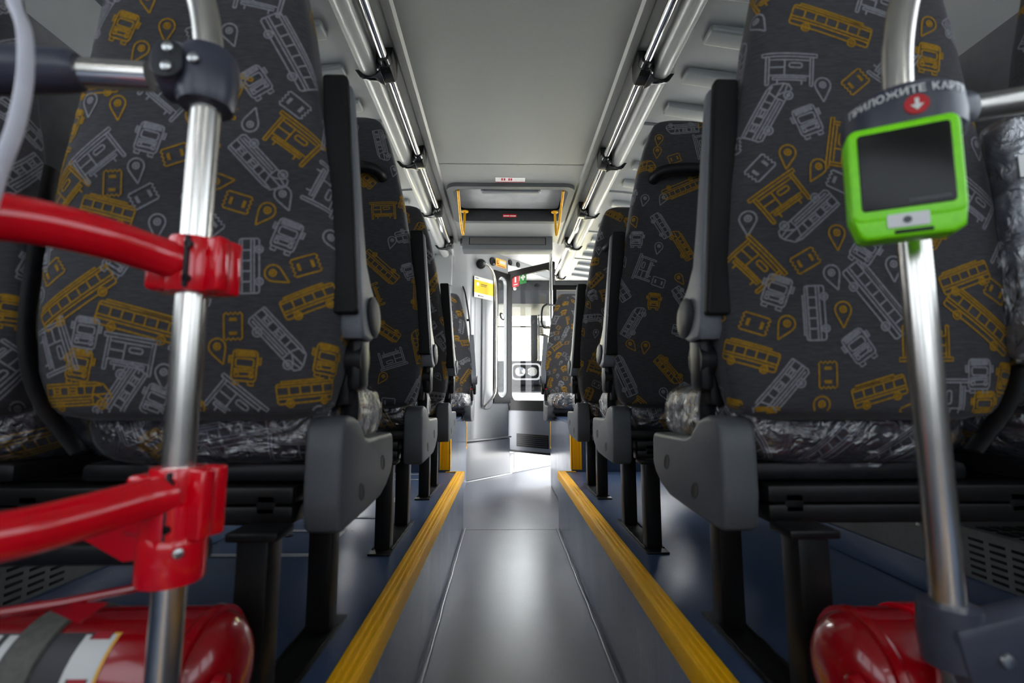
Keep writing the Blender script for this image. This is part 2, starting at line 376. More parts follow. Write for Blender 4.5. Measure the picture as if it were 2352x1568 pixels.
# white vent panel low in the doorway
b = B(); b.box(wp(.98, .095, -.01), (.80, .03, .19), .004, RW); b.box(wp(.98, .012, .012), (.80, .02, .02), .003, RW)
for i in range(13):
    for j in range(9):
        if i != 7: b.box(wp(.70+.022*i, .055+.013*j, .0055), (.015, .002, .006), 0, RW, mi=1)
b.box(wp(.84, .10, .006), (.36, .004, .155), .001, RW); 
o = b.build('heater_panel', ['white', 'rubber']); tag(o, 'white perforated vent panel low across the doorway, under the open door leaf', 'vent panel')
# partition behind the left facing seats, with a window strip above the backrests
b = B(); b.box((-.87, 4.16, 1.86), (.74, .05, .30), .01); b.box((-.87, 4.16, .85), (.74, .05, .62), .01)
b.box((-1.21, 4.16, 1.43), (.06, .05, .56)); b.box((-.53, 4.16, 1.43), (.05, .05, .56), .01)
pr = [(-.62, 4.14), (-.52, 4.15), (-.47, 4.19), (-.43, 4.25), (-.44, 4.29)]
b.add([(x, y, z) for z in (0, 2.14) for x, y in pr], [(i, i+1, 5+i+1, 5+i) for i in range(4)])
struct(b, 'wall_partition', 'wall', 50)
b = B(); b.box((-.87, 4.16, 1.43), (.62, .006, .56)); struct(b, 'window_15', 'glass')
# cab shell beyond
b = B(); b.box((0, 6.36, .40), (2.6, .06, .85)); b.box((0, 6.36, 2.06), (2.6, .06, .2))
for s in (-1, 1): b.box((s*1.17, 6.36, 1.4), (.18, .08, 1.2), .02)
struct(b, 'wall_cab', 'wall')
b = B(); b.box((0, 6.36, 1.39), (2.16, .006, 1.14)); struct(b, 'window_16', 'glass')
# outside: yard and a pale yellow building
b = B(); b.box((0, 6, -.75), (60, 60, .1)); struct(b, 'ground', noisy(nmat('concrete yard', (.38, .38, .37), .8), (.32, .32, .31), .8))
r = thing('building', (0, 13, -.7), 'pale yellow wall of a building outside, beyond the windscreen', 'building')
b = B(); b.box((0, 13.2, 1.1), (12, .4, 3.6)); b.build('wall', noisy(nmat('yellow render', sr(250, 240, 175), .8), sr(245, 235, 190), .6), r)
for x in (-2.2, .7, 3.5):
    b = B(); b.box((x, 12.98, 1.0), (1.1, .06, .9), .01); b.box((x, 12.94, 1.0), (.05, .04, .9)); b.build('window', nmat('pale window', (.62, .66, .66), .4), r)
# ------------------------------------------------------------------ fabric print: line icons of buses, stops, pins and tickets (units: cm)
def circ(x, y, r, n=12): return [(x+r*math.cos(2*math.pi*i/n), y+r*math.sin(2*math.pi*i/n)) for i in range(n+1)]
def cl(p): return p+[p[0]]
def rect(a, b_, c, d): return [(a, b_), (c, b_), (c, d), (a, d), (a, b_)]
def icon(k):
    L = []
    if k in ('b1', 'b1s'):
        h = 5.6 if k == 'b1' else 4.1
        L += [cl(rrect(-h, -1.45, h, 1.45, .35, 3)), [(-h, 1.05), (h, 1.05)], [(-h, -.25), (h, -.25)], [(-h+.1, -.7), (h-.1, -.7)], rect(-h+.8, 1.45, h-1.4, 1.8)]
        n = 7 if k == 'b1' else 5
        L += [[(-h+.15+(2*h-.3)*i/n, -.25), (-h+.15+(2*h-.3)*i/n, 1.05)] for i in range(1, n)]
        L += [circ(-h*.58, -1.45, .55), circ(h*.6, -1.45, .55), circ(-h*.58, -1.45, .2, 8), circ(h*.6, -1.45, .2, 8)]
    elif k in ('b2', 'b2f'):
        L += [cl([(-4.5, 1.6), (2.7, 1.6), (3.8, 1.3), (4.6, .1), (4.8, -.6), (4.4, -1.3), (-4.3, -1.3), (-4.6, -.9)]), [(-4.4, 1.2), (3.6, 1.2)], [(-4.5, 0), (4.6, 0)], [(-4.4, -.45), (2.2, -.45)], [(-4.2, -.85), (1.9, -.85)],
              [(2.6, 1.2), (2.2, 0)], [(2.2, 0), (2.2, -1.3)], [(2.6, 0), (3.6, -.7), (4.6, -.5)], [(1.2, 1.2), (1.2, 0)], [(.1, 1.2), (.1, 0)], [(-1.1, 1.2), (-1.1, 0)], [(-2.3, 1.2), (-2.3, 0)], [(-3.4, 1.2), (-3.4, 0)], rect(-.9, .35, -.1, .8), rect(-3.2, .35, -2.5, .8),
              circ(3.3, -1.35, .6), circ(-2.6, -1.35, .6), circ(3.3, -1.35, .22, 8), circ(-2.6, -1.35, .22, 8)]
        if k == 'b2f': L = [[(x, -y) for x, y in p] for p in L]
    elif k == 'fr':
        L += [cl(rrect(-1.55, -1.9, 1.55, 2.0, .45, 3)), cl(rrect(-1.15, -.1, 1.15, .95, .25, 2)), rect(-2.0, .3, -1.7, 1.2), rect(1.7, .3, 2.0, 1.2), rect(-1.3, -2.4, -.6, -1.9), rect(.6, -2.4, 1.3, -1.9)]
        L += [[(-1.3, y), (1.3, y+.12)] for y in (1.25, 1.5, 1.75)]+[[(-1.3, y), (1.3, y+.1)] for y in (-.45, -.75, -1.35)]
        L += [circ(-.95, -1.15, .28, 8), circ(.95, -1.15, .28, 8)]
    elif k == 'st':
        L += [rect(-3.6, 1.9, 3.6, 2.35), [(-3.1, 1.9), (-3.1, -2.3)], [(-2.7, 1.9), (-2.7, -2.3)], [(3.1, 1.9), (3.1, -2.3)], [(2.7, 1.9), (2.7, -2.3)], rect(-2.7, -.9, 2.7, 1.4), [(-.7, 1.4), (-.7, -.9)], cl(rrect(-.1, .3, 1.6, .95, .25, 2)),
              rect(-2.2, -1.55, 2.2, -1.2), [(-1.6, -1.55), (-1.6, -2.2)], [(1.6, -1.55), (1.6, -2.2)], [(-2.7, .3), (-.7, .3)], [(-3.1, -2.3), (-2.7, -2.3)], [(3.1, -2.3), (2.7, -2.3)]]
    elif k == 'pn':
        L += [[(0, -2.0), (-.85, -.35)]+[(1.15*math.cos(math.radians(a)), .55+1.15*math.sin(math.radians(a))) for a in range(205, -26, -25)]+[(.85, -.35), (0, -2.0)], circ(0, .6, .45, 10), circ(0, .6, .14, 6)]
    elif k == 'tk':
        zz = [(1.9+(.0 if i % 2 else -.28), -1.25+2.5*i/8) for i in range(9)]
        L += [zz+[(-x, y) for x, y in zz[::-1]]+[zz[0]], [(.85, -.55), (.85, .55)], [(1.05, -.5), (1.05, .5)], [(-.85, -.55), (-.85, .55)], [(-1.05, -.5), (-1.05, .5)]]
    return L
RAD = dict(b1=5.3, b1s=4.1, b2=4.3, b2f=4.3, st=3.7, fr=2.5, tk=2.2, pn=1.8)
def scatter(seed, s0, s1, z0, z1, fixed=()):
    R = random.Random(seed); out = list(fixed); occ = [(a, c, RAD[k]) for a, c, k, _, _ in fixed]
    for k, n in (('b1', 10), ('b2', 14), ('b2f', 6), ('b1s', 12), ('st', 18), ('fr', 26), ('tk', 24), ('pn', 40)):
        for _ in range(n*14):
            a, c = R.uniform(s0, s1), R.uniform(z0, z1)
            if all((a-p)**2+(c-q)**2 > ((RAD[k]+r)*.0098)**2 for p, q, r in occ):
                if n <= 0: break
                n -= 1; occ.append((a, c, RAD[k])); out.append((a, c, k, R.uniform(0, 360) if k[0] in 'bs' else R.uniform(-40, 40), R.random() < .47))
    return out
SC = dict(b1=.0112, b1s=.0098, b2=.0108, b2f=.0108, st=.0112, fr=.0112, tk=.0105, pn=.0105)
def strokes(icons, width=.0027):
    """-> arrays of quads in the flat fabric plane, one per colour"""
    Q = ([], [])
    for a, c, k, ang, colr in icons:
        ca, sa = math.cos(math.radians(ang)), math.sin(math.radians(ang))
        for pl in icon(k):
            P = np.array(pl)*SC[k]; P = np.stack([a+P[:, 0]*ca-P[:, 1]*sa, c+P[:, 0]*sa+P[:, 1]*ca], 1)
            D = [P[0]]
            for p, q in zip(P[:-1], P[1:]):
                n = max(1, int(np.hypot(*(q-p))/.007)); D += [p+(q-p)*(i+1)/n for i in range(n)]
            D = np.array(D); T = np.gradient(D, axis=0); T /= np.maximum(np.hypot(T[:, 0], T[:, 1]), 1e-9)[:, None]
            Nn = np.stack([-T[:, 1], T[:, 0]], 1)*width/2; l, r = D+Nn, D-Nn
            Q[1 if colr else 0].append(np.stack([l[:-1], r[:-1], r[1:], l[1:]], 1))
    return [np.concatenate(q) if q else np.zeros((0, 4, 2)) for q in Q]
class Surf:
    """loft of rounded sections; map(s,z): s = arc length from the middle of the rear face"""
    def __init__(s, zs, hw, th, yc, n=4.0, K=96, m=90):
        s.zs = np.linspace(zs[0], zs[-1], m)
        s.hw = np.interp(s.zs, zs, hw); s.th = np.interp(s.zs, zs, th); s.yc = np.interp(s.zs, zs, yc)
        a = np.linspace(0, 2*np.pi, K, endpoint=False)-np.pi/2
        c, d = np.cos(a), np.sin(a)
        ux = np.sign(c)*np.abs(c)**(2/n); uy = np.sign(d)*np.abs(d)**(2/n)
        s.X = s.hw[:, None]*ux; s.Y = s.yc[:, None]+s.th[:, None]/2*uy; s.K = K
        s.S = np.linspace(-.7, .7, 281); s.TX = np.full((m, 281), np.nan); s.TY = s.TX.copy()
        for i in range(m):
            x = np.roll(s.X[i], K//2); y = np.roll(s.Y[i], K//2); x = np.append(x, x[0]); y = np.append(y, y[0])
            L = np.concatenate([[0], np.cumsum(np.hypot(np.diff(x), np.diff(y)))]); L -= L[K//2]
            ok = (s.S > L[0]) & (s.S < L[-1])
            s.TX[i, ok] = np.interp(s.S[ok], L, x); s.TY[i, ok] = np.interp(s.S[ok], L, y)
    def map(s, q, off):
        u = (q[..., 0]+.7)/.005; v = (q[..., 1]-s.zs[0])/(s.zs[-1]-s.zs[0])*(len(s.zs)-1)
        bad = (u < 1) | (u > 278) | (v < 1) | (v > len(s.zs)-2.01); u = np.clip(u, 1, 278); v = np.clip(v, 1, len(s.zs)-2.01)
        i = v.astype(int); j = u.astype(int); fi, fj = v-i, u-j
        def bl(T): return (T[i, j]*(1-fi)*(1-fj)+T[i+1, j]*fi*(1-fj)+T[i, j+1]*(1-fi)*fj+T[i+1, j+1]*fi*fj)
        x, y = bl(s.TX), bl(s.TY)
        tx, ty = s.TX[i, j+1]-s.TX[i, j], s.TY[i, j+1]-s.TY[i, j]; l = np.maximum(np.hypot(tx, ty), 1e-9)
        nx, ny = ty/l, -tx/l
        x, y = x+nx*off, y+ny*off; x[bad] = np.nan
        return np.stack([x, y, q[..., 1]], -1)
    def body(s, b, mi=0):
        m, K = s.X.shape; vs = np.stack([s.X, s.Y, np.repeat(s.zs[:, None], K, 1)], -1).reshape(-1, 3)
        fs = [(i*K+k, i*K+(k+1) % K, (i+1)*K+(k+1) % K, (i+1)*K+k) for i in range(m-1) for k in range(K)]
        fs += [tuple(range(K))[::-1], tuple((m-1)*K+k for k in range(K))]
        b.add(vs.tolist(), fs, mi)
def addprint(b, mapped, mi):
    g = ~np.isnan(mapped).any(axis=(1, 2)); q = mapped[g]
    # drop quads torn across a fold
    e = np.linalg.norm(q[:, 0]-q[:, 3], axis=1) < .02; q = q[e]; n = len(q)
    b.add(q.reshape(-1, 3).tolist(), [(4*i, 4*i+1, 4*i+2, 4*i+3) for i in range(n)], mi)
def upright(name, b, mats):
    me = bpy.data.meshes.new(name); me.from_pydata(b.v, [], b.f)
    for m in mats: me.materials.append(M[m])
    me.polygons.foreach_set('material_index', b.mi); me.polygons.foreach_set('use_smooth', [True]*len(me.polygons))
    me.set_sharp_from_angle(angle=math.radians(50)); me.update(); return me
BZ = [.711, .714, .719, .732, .78, .85, .95, 1.08, 1.2, 1.33, 1.45, 1.52, 1.57, 1.592, 1.605, 1.612]
BH = [.150, .175, .190, .205, .219, .224, .221, .205, .183, .163, .137, .117, .100, .088, .070, .045]
BT = [.05, .07, .085, .095, .105, .11, .11, .105, .098, .09, .08, .075, .068, .058, .04, .018]
BY = [.052-.045*(z-.7)/.9 for z in BZ]
def backmesh(icons):
    sf = Surf(BZ, BH, BT, BY); b = B(); sf.body(b)
    for mi, q in enumerate(strokes(icons)): addprint(b, sf.map(q, .0007), mi+1)
    return upright('backrest', b, ['fabric', 'gprint', 'yprint'])
CZ = [.640, .645, .655, .675, .70, .73, .75, .762, .768]
CH = [.150, .170, .185, .197, .203, .203, .195, .180, .160]
def cushmesh(icons, top):
    T = [.30, .33, .35, .368, .376, .376, .365, .345, .32]
    sf = Surf(CZ, CH, T, [.235]*9, 5, 96, 40); b = B(); sf.body(b)
    for mi, q in enumerate(strokes(icons)): addprint(b, sf.map(q, .0007), mi+1)
    for mi, q in enumerate(strokes(top)):
        q3 = np.concatenate([q, np.full(q.shape[:2]+(1,), .7687)], -1); bad = (np.abs(q[..., 0]) > .15) | (np.abs(q[..., 1]-.235) > .15)
        q3[bad] = np.nan; addprint(b, q3, mi+1)
    return upright('cushion', b, ['fabric', 'gprint', 'yprint'])
def filmmesh(seed):
    from mathutils import noise
    T = [.31, .33, .35, .368, .376, .376, .365, .345, .32]
    sf = Surf([.632]+CZ[1:], CH, T, [.235]*9, 5, 96, 30); b = B(); sf.body(b)
    o = []
    for x, y, z in b.v:
        d = noise.fractal(Vector((x*14, y*14+seed, z*22)), 1, 2, 3)*.004+.0065
        c = Vector((x, y-.235, 0)); c = c.normalized() if c.length > .02 else Vector((0, 0, 0))
        o.append((x+c.x*d, y+c.y*d, z+(d*.7 if z > .74 else 0)))
    b.v = o; return upright('plastic_wrap', b, ['film'])
FLIP = {(.108, 1.089), (-.151, .753)}
LN=[(-0.151,1.328,'b2',60,0),(-0.227,1.323,'fr',-30,1),(-0.105,1.303,'fr',-20,1),(-0.071,1.344,'pn',10,1),(0.096,1.354,'st',-10,0),(0.144,1.27,'b1',-60,0),(0.097,1.216,'fr',35,0),(0.056,1.291,'pn',20,0),(0.155,1.184,'tk',-35,0),(0.094,1.155,'pn',165,0),(0.108,1.089,'b2f',-47,0),(0.155,1.128,'st',-35,1),(0.054,1.061,'pn',95,1),(0.152,0.981,'fr',-20,0),(0.101,0.935,'b1s',92,0),(0.14,0.922,'pn',60,1),(0.18,0.938,'tk',20,1),(0.187,0.886,'b1s',25,1),(0.145,0.828,'b2',-47,0),(0.081,0.847,'tk',92,1),(0.061,0.812,'pn',20,1),(0.098,0.79,'fr',-5,1),(0.213,0.8,'fr',-10,1),(0.183,0.753,'b1s',6,1),(0.083,0.734,'st',-40,0),(0.201,0.715,'pn',0,0),(-0.065,0.806,'st',-10,0),(-0.081,0.747,'b2',235,0),(-0.028,0.739,'fr',-25,0),(-0.138,0.791,'fr',-10,1),(-0.142,0.748,'b2',3,1),(-0.176,0.815,'st',-70,0),(-0.016,0.775,'pn',0,0),(-0.129,0.837,'fr',-10,0),(-0.053,0.852,'b1',-15,1),(-0.147,0.888,'b1',35,1),(-0.188,0.927,'tk',35,1),(-0.213,0.956,'fr',0,0),(-0.238,1.042,'b2',-50,0),(-0.178,1.046,'st',50,1),(-0.103,1.057,'tk',92,1),(-0.056,1.037,'tk',30,0),(-0.069,1.077,'pn',10,0),(-0.129,1.097,'st',40,0),(-0.054,1.126,'fr',-15,0),(-0.034,0.993,'pn',0,0),(-0.108,1.016,'b1s',-15,1),(-0.223,1.103,'st',-20,1),(-0.233,1.166,'tk',-15,0),(-0.183,1.156,'fr',-20,1),(-0.15,1.181,'pn',0,0),(-0.104,1.174,'pn',5,1),(-0.146,1.212,'b1s',0,1),(-0.033,1.193,'st',-40,0),(0.057,1.197,'st',70,1),(0.041,0.99,'tk',40,0)]
RN=[(-0.052,1.319,'b1',-20,1),(-0.119,1.248,'st',-5,0),(-0.071,1.215,'pn',0,0),(-0.02,1.227,'tk',40,1),(-0.154,1.182,'b2',60,0),(-0.097,1.164,'fr',20,0),(-0.17,1.092,'tk',45,0),(-0.142,1.044,'st',35,1),(-0.088,1.086,'pn',-30,1),(-0.104,1.013,'b2',222,0),(-0.063,0.983,'pn',0,1),(-0.112,0.947,'tk',30,1),(-0.185,0.942,'st',-50,1),(-0.155,0.902,'fr',-20,0),(-0.1,0.869,'b1s',92,0),(-0.187,0.854,'tk',-20,1),(-0.145,0.848,'pn',-30,1),(-0.059,0.868,'pn',0,1),(-0.007,0.889,'b1',-52,0),(0.02,0.936,'pn',0,0),(-0.194,0.807,'b1s',-18,1),(-0.151,0.753,'b2f',232,0),(-0.083,0.778,'tk',92,1),(-0.037,0.82,'fr',35,0),(-0.091,0.729,'pn',0,1),(-0.006,0.754,'b1s',17,1),(-0.223,0.72,'fr',-10,1),(-0.168,0.708,'fr',0,1),(0.129,0.923,'b1s',20,1),(0.151,0.857,'b1',-38,1),(0.18,0.903,'tk',-30,1),(0.173,1.128,'pn',0,0),(0.222,1.089,'fr',30,1),(0.202,1.186,'b1s',5,1),(0.155,1.039,'st',-35,0),(0.169,1.3,'b2',-52,0),(0.24,1.271,'fr',-20,1),(0.029,1.355,'st',-20,0),(0.106,0.737,'st',90,0),(0.146,0.779,'fr',0,0),(0.157,0.731,'fr',0,1),(-0.042,1.125,'st',80,1),(0.1,1.269,'fr',-10,1)]
BACK = {'L1': backmesh(scatter(1, -.54, .54, .70, 1.60, LN)), 'R1': backmesh(scatter(2, -.54, .54, .70, 1.60, RN))}
for i, k in enumerate('ABCD'): BACK[k] = backmesh(scatter(10+i, -.54, .54, .70, 1.60))
CUSH = [cushmesh(scatter(30+i, -.6, .6, .66, .76), scatter(40+i, -.15, .15, .085, .385)) for i in range(3)]
FILM = [filmmesh(i*3.7) for i in range(3)]
# ------------------------------------------------------------------ double seats
SIDE = [(.042, .55), (.035, .60), (.035, .66), (.038, .700), (.052, .714), (.085, .716), (.115, .710), (.140, .694), (.160, .678), (.185, .672), (.365, .668), (.376, .655), (.378, .602), (.362, .582), (.325, .562), (.280, .549), (.20, .545), (.09, .542), (.055, .542)]
SIDE2 = [(.045, .565), (.036, .60), (.036, .66), (.040, .702), (.055, .716), (.085, .719), (.115, .712), (.140, .695), (.158, .679), (.185, .673), (.37, .67), (.382, .655), (.384, .600), (.372, .560), (.33, .532), (.27, .510), (.19, .492), (.12, .478), (.085, .470), (.062, .470), (.050, .485)]
def double_seat(side, Y, label, backs, cush, facing=1, zb=PZ, legs=True, wrapped=False):
    """side -1 left / +1 right of the aisle; facing +1 looks forward, -1 looks back"""
    root = thing('double_seat', (side*.75, Y, zb), label, 'bus seat', None, 0 if facing > 0 else math.pi)
    m = side*facing                                   # local mirror
    def X(x): return m*(x-.75)
    def V(x, y, z): return (X(x), y, z-zb)
    def part(b, name, mats, par=root, sm=35):
        o = b.build(name, mats, None, sm); o.parent = par; return o
    for i, xc in enumerate((.515, .985)):
        o = link('backrest', BACK[backs[i]], root, (X(xc), 0, -zb))
        b = B(); z = 1.427-zb
        hx = xc
        b.tube(bez([V(hx-.100, -.010, 1.405), V(hx-.096, -.040, 1.410), V(hx-.078, -.056, 1.418), V(hx-.03, -.060, 1.424), V(hx+.03, -.060, 1.424), V(hx+.078, -.056, 1.418), V(hx+.096, -.040, 1.410), V(hx+.100, -.010, 1.405)], 36), .0170, 14)
        h = b.build('grab_handle', 'black', None); h.parent = root; h.parent = o; h.location = (-X(xc), 0, zb)
        c = link('cushion', CUSH[cush[i]], root, (X(xc), 0, -zb)); f = link('plastic_wrap', FILM[cush[i]], c, (0, 0, 0))
        b = B(); b.box(V(xc, .235, .628), (.37, .33, .03), .01); part(b, 'seat_pan', 'black')
    b = B()                                           # steel beams of the frame
    for y in (.07, .27):
        b.box(V(.79, y, .598), (.86, .05, .026), .004); b.box(V(.79, y, .569), (.86, .05, .028), .004)
    for x in (.40, .75, 1.18): b.box(V(x, .17, .585), (.03, .25, .03), .003)
    part(b, 'frame', 'beam')
    if legs:
        for y in (.0, .25):
            b = B(); b.box(V(.383, y, (.56+PZ+.006)/2), (.044, .044, .56-PZ-.006), .004); b.box(V(.383, y, .558), (.07, .055, .012), .003)
            l = part(b, 'leg', 'beam')
        b = B(); b.box(V(.383, .125, PZ+.003), (.062, .36, .006), .001)
        for k in (-1, 1): b.tube([V(.383+k*.026, y*.02-.02, PZ+.007+.0015*math.sin(y*2.1)) for y in range(0, 15)], .003, 6)
        part(b, 'floor_plate', 'beam')
    # side shield on the aisle side
    b = B(); fn = lambda a, c, d: V(d, a, c)
    b.prism(SIDE, fn, .286, .343, .009)
    o = part(b, 'side_shield', 'gplast', sm=50)
    for y, z in ((.145, .585), (.285, .615)):
        b = B(); b.lathe([(.0125, 0), (.0115, .0010), (.007, .0004)], V(.2862, y, z), (-m, 0, 0), 16, sc=(1, 1.5)); h = b.build('bolt_recess', 'dgrey', None); h.parent = o
    # armrest folded upright beside the backrest
    def VA(x, y, z): return V(x-.030+.030*(z-.87)/.38, y, z)   # leans with the edge of the backrest
    arm = B(); q = [(.040, 1.248), (.050, 1.240), (.056, 1.15), (.064, 1.03), (.072, .960), (.092, .930), (.112, .912), (.119, .888), (.114, .860), (.098, .842), (.075, .834), (.035, .836), (.026, .85), (.026, 1.240), (.030, 1.248)]
    arm.prism(q, lambda a, c, d: VA(d, a, c), .291, .332, .006); a = part(arm, 'armrest', 'arm', sm=50)
    b = B(); b.prism(rrect(.2935, .870, .3325, 1.254, .006, 3), lambda a_, c, d: VA(a_, .027-d, c), 0, .017, .004)
    p = b.build('arm_pad', 'pad', None); p.parent = a
    b = B(); b.lathe([(.030, 0), (.031, .004), (.026, .007), (.008, .008)], VA(.2915, .087, .876), (-m, 0, 0), 28, sc=(1, 1.15)); p = b.build('hinge_cap', 'dgrey', None); p.parent = a
    b = B(); b.box(VA(.314, .075, .80), (.024, .05, .09), .01); b.lathe([(.028, -.012), (.028, .012)], VA(.315, .075, .805), (1, 0, 0), 20); part(b, 'armrest_bracket', 'black')
    # belt buckle on its stalk
    b = B(); b.tube(bez([V(.312, .12, .66), V(.300, .112, .72), V(.302, .10, .775)], 10), .010, 10, flat=1.5); b.box(V(.302, .098, .765), (.022, .046, .066), .006)
    bk = part(b, 'belt_buckle', 'black'); b = B(); b.box(V(.302, .098, .8), (.018, .040, .006), .002); p = b.build('red_button', 'redbtn', None); p.parent = bk
    # belt running down between the seats
    b = B(); b.tube(bez([V(.752, .03, 1.10), V(.748, .015, .95), V(.742, .01, .83), V(.715, .01, .745), V(.66, .02, .665)], 30), .016, 10, flat=.35); part(b, 'seat_belt', 'black')
    if wrapped:
        b = B(); b.prism(rrect(.712, .80, .752, 1.165, .016, 5), lambda a, c, d: V(a, d, c), -.035, .01, .010); o = part(b, 'folded_armrest', 'arm')
        b = B(); b.prism(rrect(.708, .79, .757, 1.172, .018, 6), lambda a, c, d: V(a, d, c), -.0385, .012, .012); f = b.build('plastic_wrap', 'film', None); f.parent = o
        b = B(); b.box(V(.734, -.0398, 1.085), (.036, .0012, .034)); f = b.build('paper_label', M['stw'], None); f.parent = o
    return root
A = 'patterned double bus seat, '
double_seat(-1, .70, A+'nearest on the left, behind the red guard rails', ('L1', 'A'), (0, 1))
double_seat(1, .70, A+'nearest on the right, behind the green card validator', ('R1', 'B'), (1, 2), wrapped=True)
double_seat(-1, 1.42, A+'second row on the left of the aisle', ('C', 'B'), (2, 0))
double_seat(1, 1.42, A+'second row on the right of the aisle', ('D', 'A'), (0, 1))
double_seat(-1, 2.12, A+'third row left, just before the raised blue podium', ('B', 'D'), (1, 2))
double_seat(1, 2.12, A+'third row right, just before the raised blue podium', ('A', 'C'), (2, 0))
double_seat(-1, 4.02, 'rear-facing patterned double seat on the left blue podium, far end', ('D', 'A'), (0, 1), -1, .59, False)
double_seat(1, 4.02, 'rear-facing patterned double seat on the right blue podium, far end', ('C', 'B'), (1, 2), -1, .59, False)
# ------------------------------------------------------------------ ceiling handrails
BY_ = [-.45, .27, .99, 1.715, 2.43, 3.14, 3.86, 4.88]
for s, nm in ((-1, 'left'), (1, 'right')):
    r = thing('ceiling_handrail', (s*.49, 1.6, 1.99), 'polished steel ceiling handrail running along the %s side of the aisle' % nm, 'handrail', 'ceiling handrails')
    b = B(); b.tube([(s*.49, -1.6, 1.99), (s*.49, 4.93, 1.99)], .0165, 24); b.build('rail', 'chrome', r)
    for y in BY_:
        b = B()
        b.prism([(s*.462, 2.046), (s*.462, 1.985), (s*.470, 1.964), (s*.508, 1.960), (s*.524, 1.978), (s*.524, 2.044)], lambda a, c, d: Vector((a, d, c)), y-.05, y+.045, .007)
        b.tube([(s*.49, y-.075, 1.99), (s*.49, y-.03, 1.99), (s*.49, y+.05, 1.99)], [.023, .0285, .024], 20)
        # thin fin reaching over the cove roll
        b.prism([(s*.512, 2.03), (s*.512, 1.954), (s*.535, 1.945), (s*.565, 1.944), (s*.594, 1.956), (s*.614, 1.984), (s*.600, 1.984), (s*.583, 1.970), (s*.56, 1.961), (s*.540, 1.966), (s*.527, 1.985), (s*.526, 2.03)], lambda a, c, d: Vector((a, d, c)), y-.003, y+.003)
        b.prism([(s*.505, y-.05), (s*.505, y+.04), (s*.528, y+.016), (s*.56, y+.006), (s*.585, y+.002), (s*.585, y-.002), (s*.56, y-.008), (s*.528, y-.022)], lambda a, c, d: Vector((a, c, d)), 1.947, 1.956, .001)
        k = b.build('bracket', M['bracketm'] if 'bracketm' in M else 'black', r)
        b = B()
        for dy in (-.03,): b.lathe([(.007, 0), (.007, .004), (.003, .006)], (s*.515, y+dy, 1.968), (0, 0, -1), 12)
        p = b.build('screw', 'screw', None); p.parent = k
# ------------------------------------------------------------------ roof hatch
h = thing('roof_hatch', (0, 3.15, 2.055), 'grey framed roof escape hatch in the ceiling with a red handle', 'roof hatch')
b = B(); fn = lambda a, c, d: Vector((a, c, d)); ou = rrect(-.405, 2.835, .405, 3.47, .07); inn = rrect(-.365, 2.875, .365, 3.43, .05)
ring(b, ou, inn, fn, 2.030)
n = len(ou)
for lp, z0, z1 in ((ou, 2.030, 2.058), (inn, 2.030, 2.12)):
    b.add([fn(x, y, z0) for x, y in lp]+[fn(x, y, z1) for x, y in lp], [(i, (i+1) % n, n+(i+1) % n, n+i) for i in range(n)])
b.build('frame', 'gplast', h, 45)
b = B(); b.box((0, 3.15, 2.125), (.76, .60, .012), .003); b.build('lid', 'lidg', h)
b = B(); ring(b, rrect(-.372, 2.868, .372, 3.437, .05), rrect(-.352, 2.888, .352, 3.40, .04), fn, 2.112); b.build('seal', 'rubber', h)
b = B(); b.prism(rrect(-.19, 2.90, .19, 2.945, .02), fn, 2.028, 2.056, .008); b.build('grip', 'arm', h)
b = B(); b.box((0, 3.424, 2.072), (.68, .012, .085), .004); b.build('rear_panel', 'dgrey', h)
b = B(); b.box((0, 3.412, 2.068), (.10, .014, .024), .006); b.box((-.024, 3.404, 2.063), (.043, .01, .006), .002, mi=1); b.box((.024, 3.404, 2.063), (.043, .01, .006), .002, mi=1)
b.build('release_handle', ['redbtn', M['stw']], h)
b = B(); b.box((-.005, 2.79, 2.0535), (.18, .062, .002), 0); 
for i, x in enumerate((-.055, -.04, -.012, .002)): b.box((x, 2.782, 2.0522), (.010, .030, .001), 0, mi=1)
b.box((-.005, 2.818, 2.0522), (.18, .006, .001), 0, mi=1)
o = b.build('hatch_sticker', [M['stw'], M['str']]); tag(o, 'white and red warning sticker on the ceiling in front of the roof hatch', 'sticker')
for s in (-1, 1):
    r = thing('assist_handle', (s*.33, 3.2, 2.05), 'yellow V-shaped assist handle hanging at the %s end of the roof hatch' % ('left' if s < 0 else 'right'), 'handle', 'yellow handles under the roof hatch')
    b = B(); b.tube(bez([(s*.333, 2.90, 2.035), (s*.337, 3.05, 1.985), (s*.338, 3.18, 1.925), (s*.335, 3.26, 1.888)], 20)+[Vector((s*.331, 3.285, 1.878)), Vector((s*.328, 3.29, 1.885))]+bez([(s*.327, 3.292, 1.90), (s*.324, 3.30, 2.0), (s*.322, 3.30, 2.05)], 8), .0088, 14)
    b.build('bar', 'ypaint', r)
    b = B(); b.lathe([(.026, 0), (.026, .005), (.012, .010)], (s*.322, 3.30, 2.055), (0, 0, -1), 24); b.build('flange', 'ypaint', r)
# air outlet box hanging under the ceiling
r = thing('air_outlet_box', (-.01, 3.9, 2.0), 'dark grey air outlet box with a long mesh grille hanging across the ceiling', 'air vent')
b = B(); b.box((-.012, 3.90, 2.008), (.745, .14, .135), .008); b.box((-.39, 3.93, 2.04), (.04, .06, .06), .006); b.build('housing', 'gplast', r)
b = B(); b.box((-.012, 3.828, 2.012), (.62, .004, .055), .001); b.build('grille', noisy(nmat('mesh grille', (.03, .03, .03), .6), (.10, .10, .10), 700), r)
b = B(); ring(b, rrect(-.33, 1.98, .306, 2.044, .003), rrect(-.32, 1.986, .296, 2.038, .003), lambda a, c, d: Vector((a, d, c)), 3.8275); b.build('grille_frame', 'black', r)
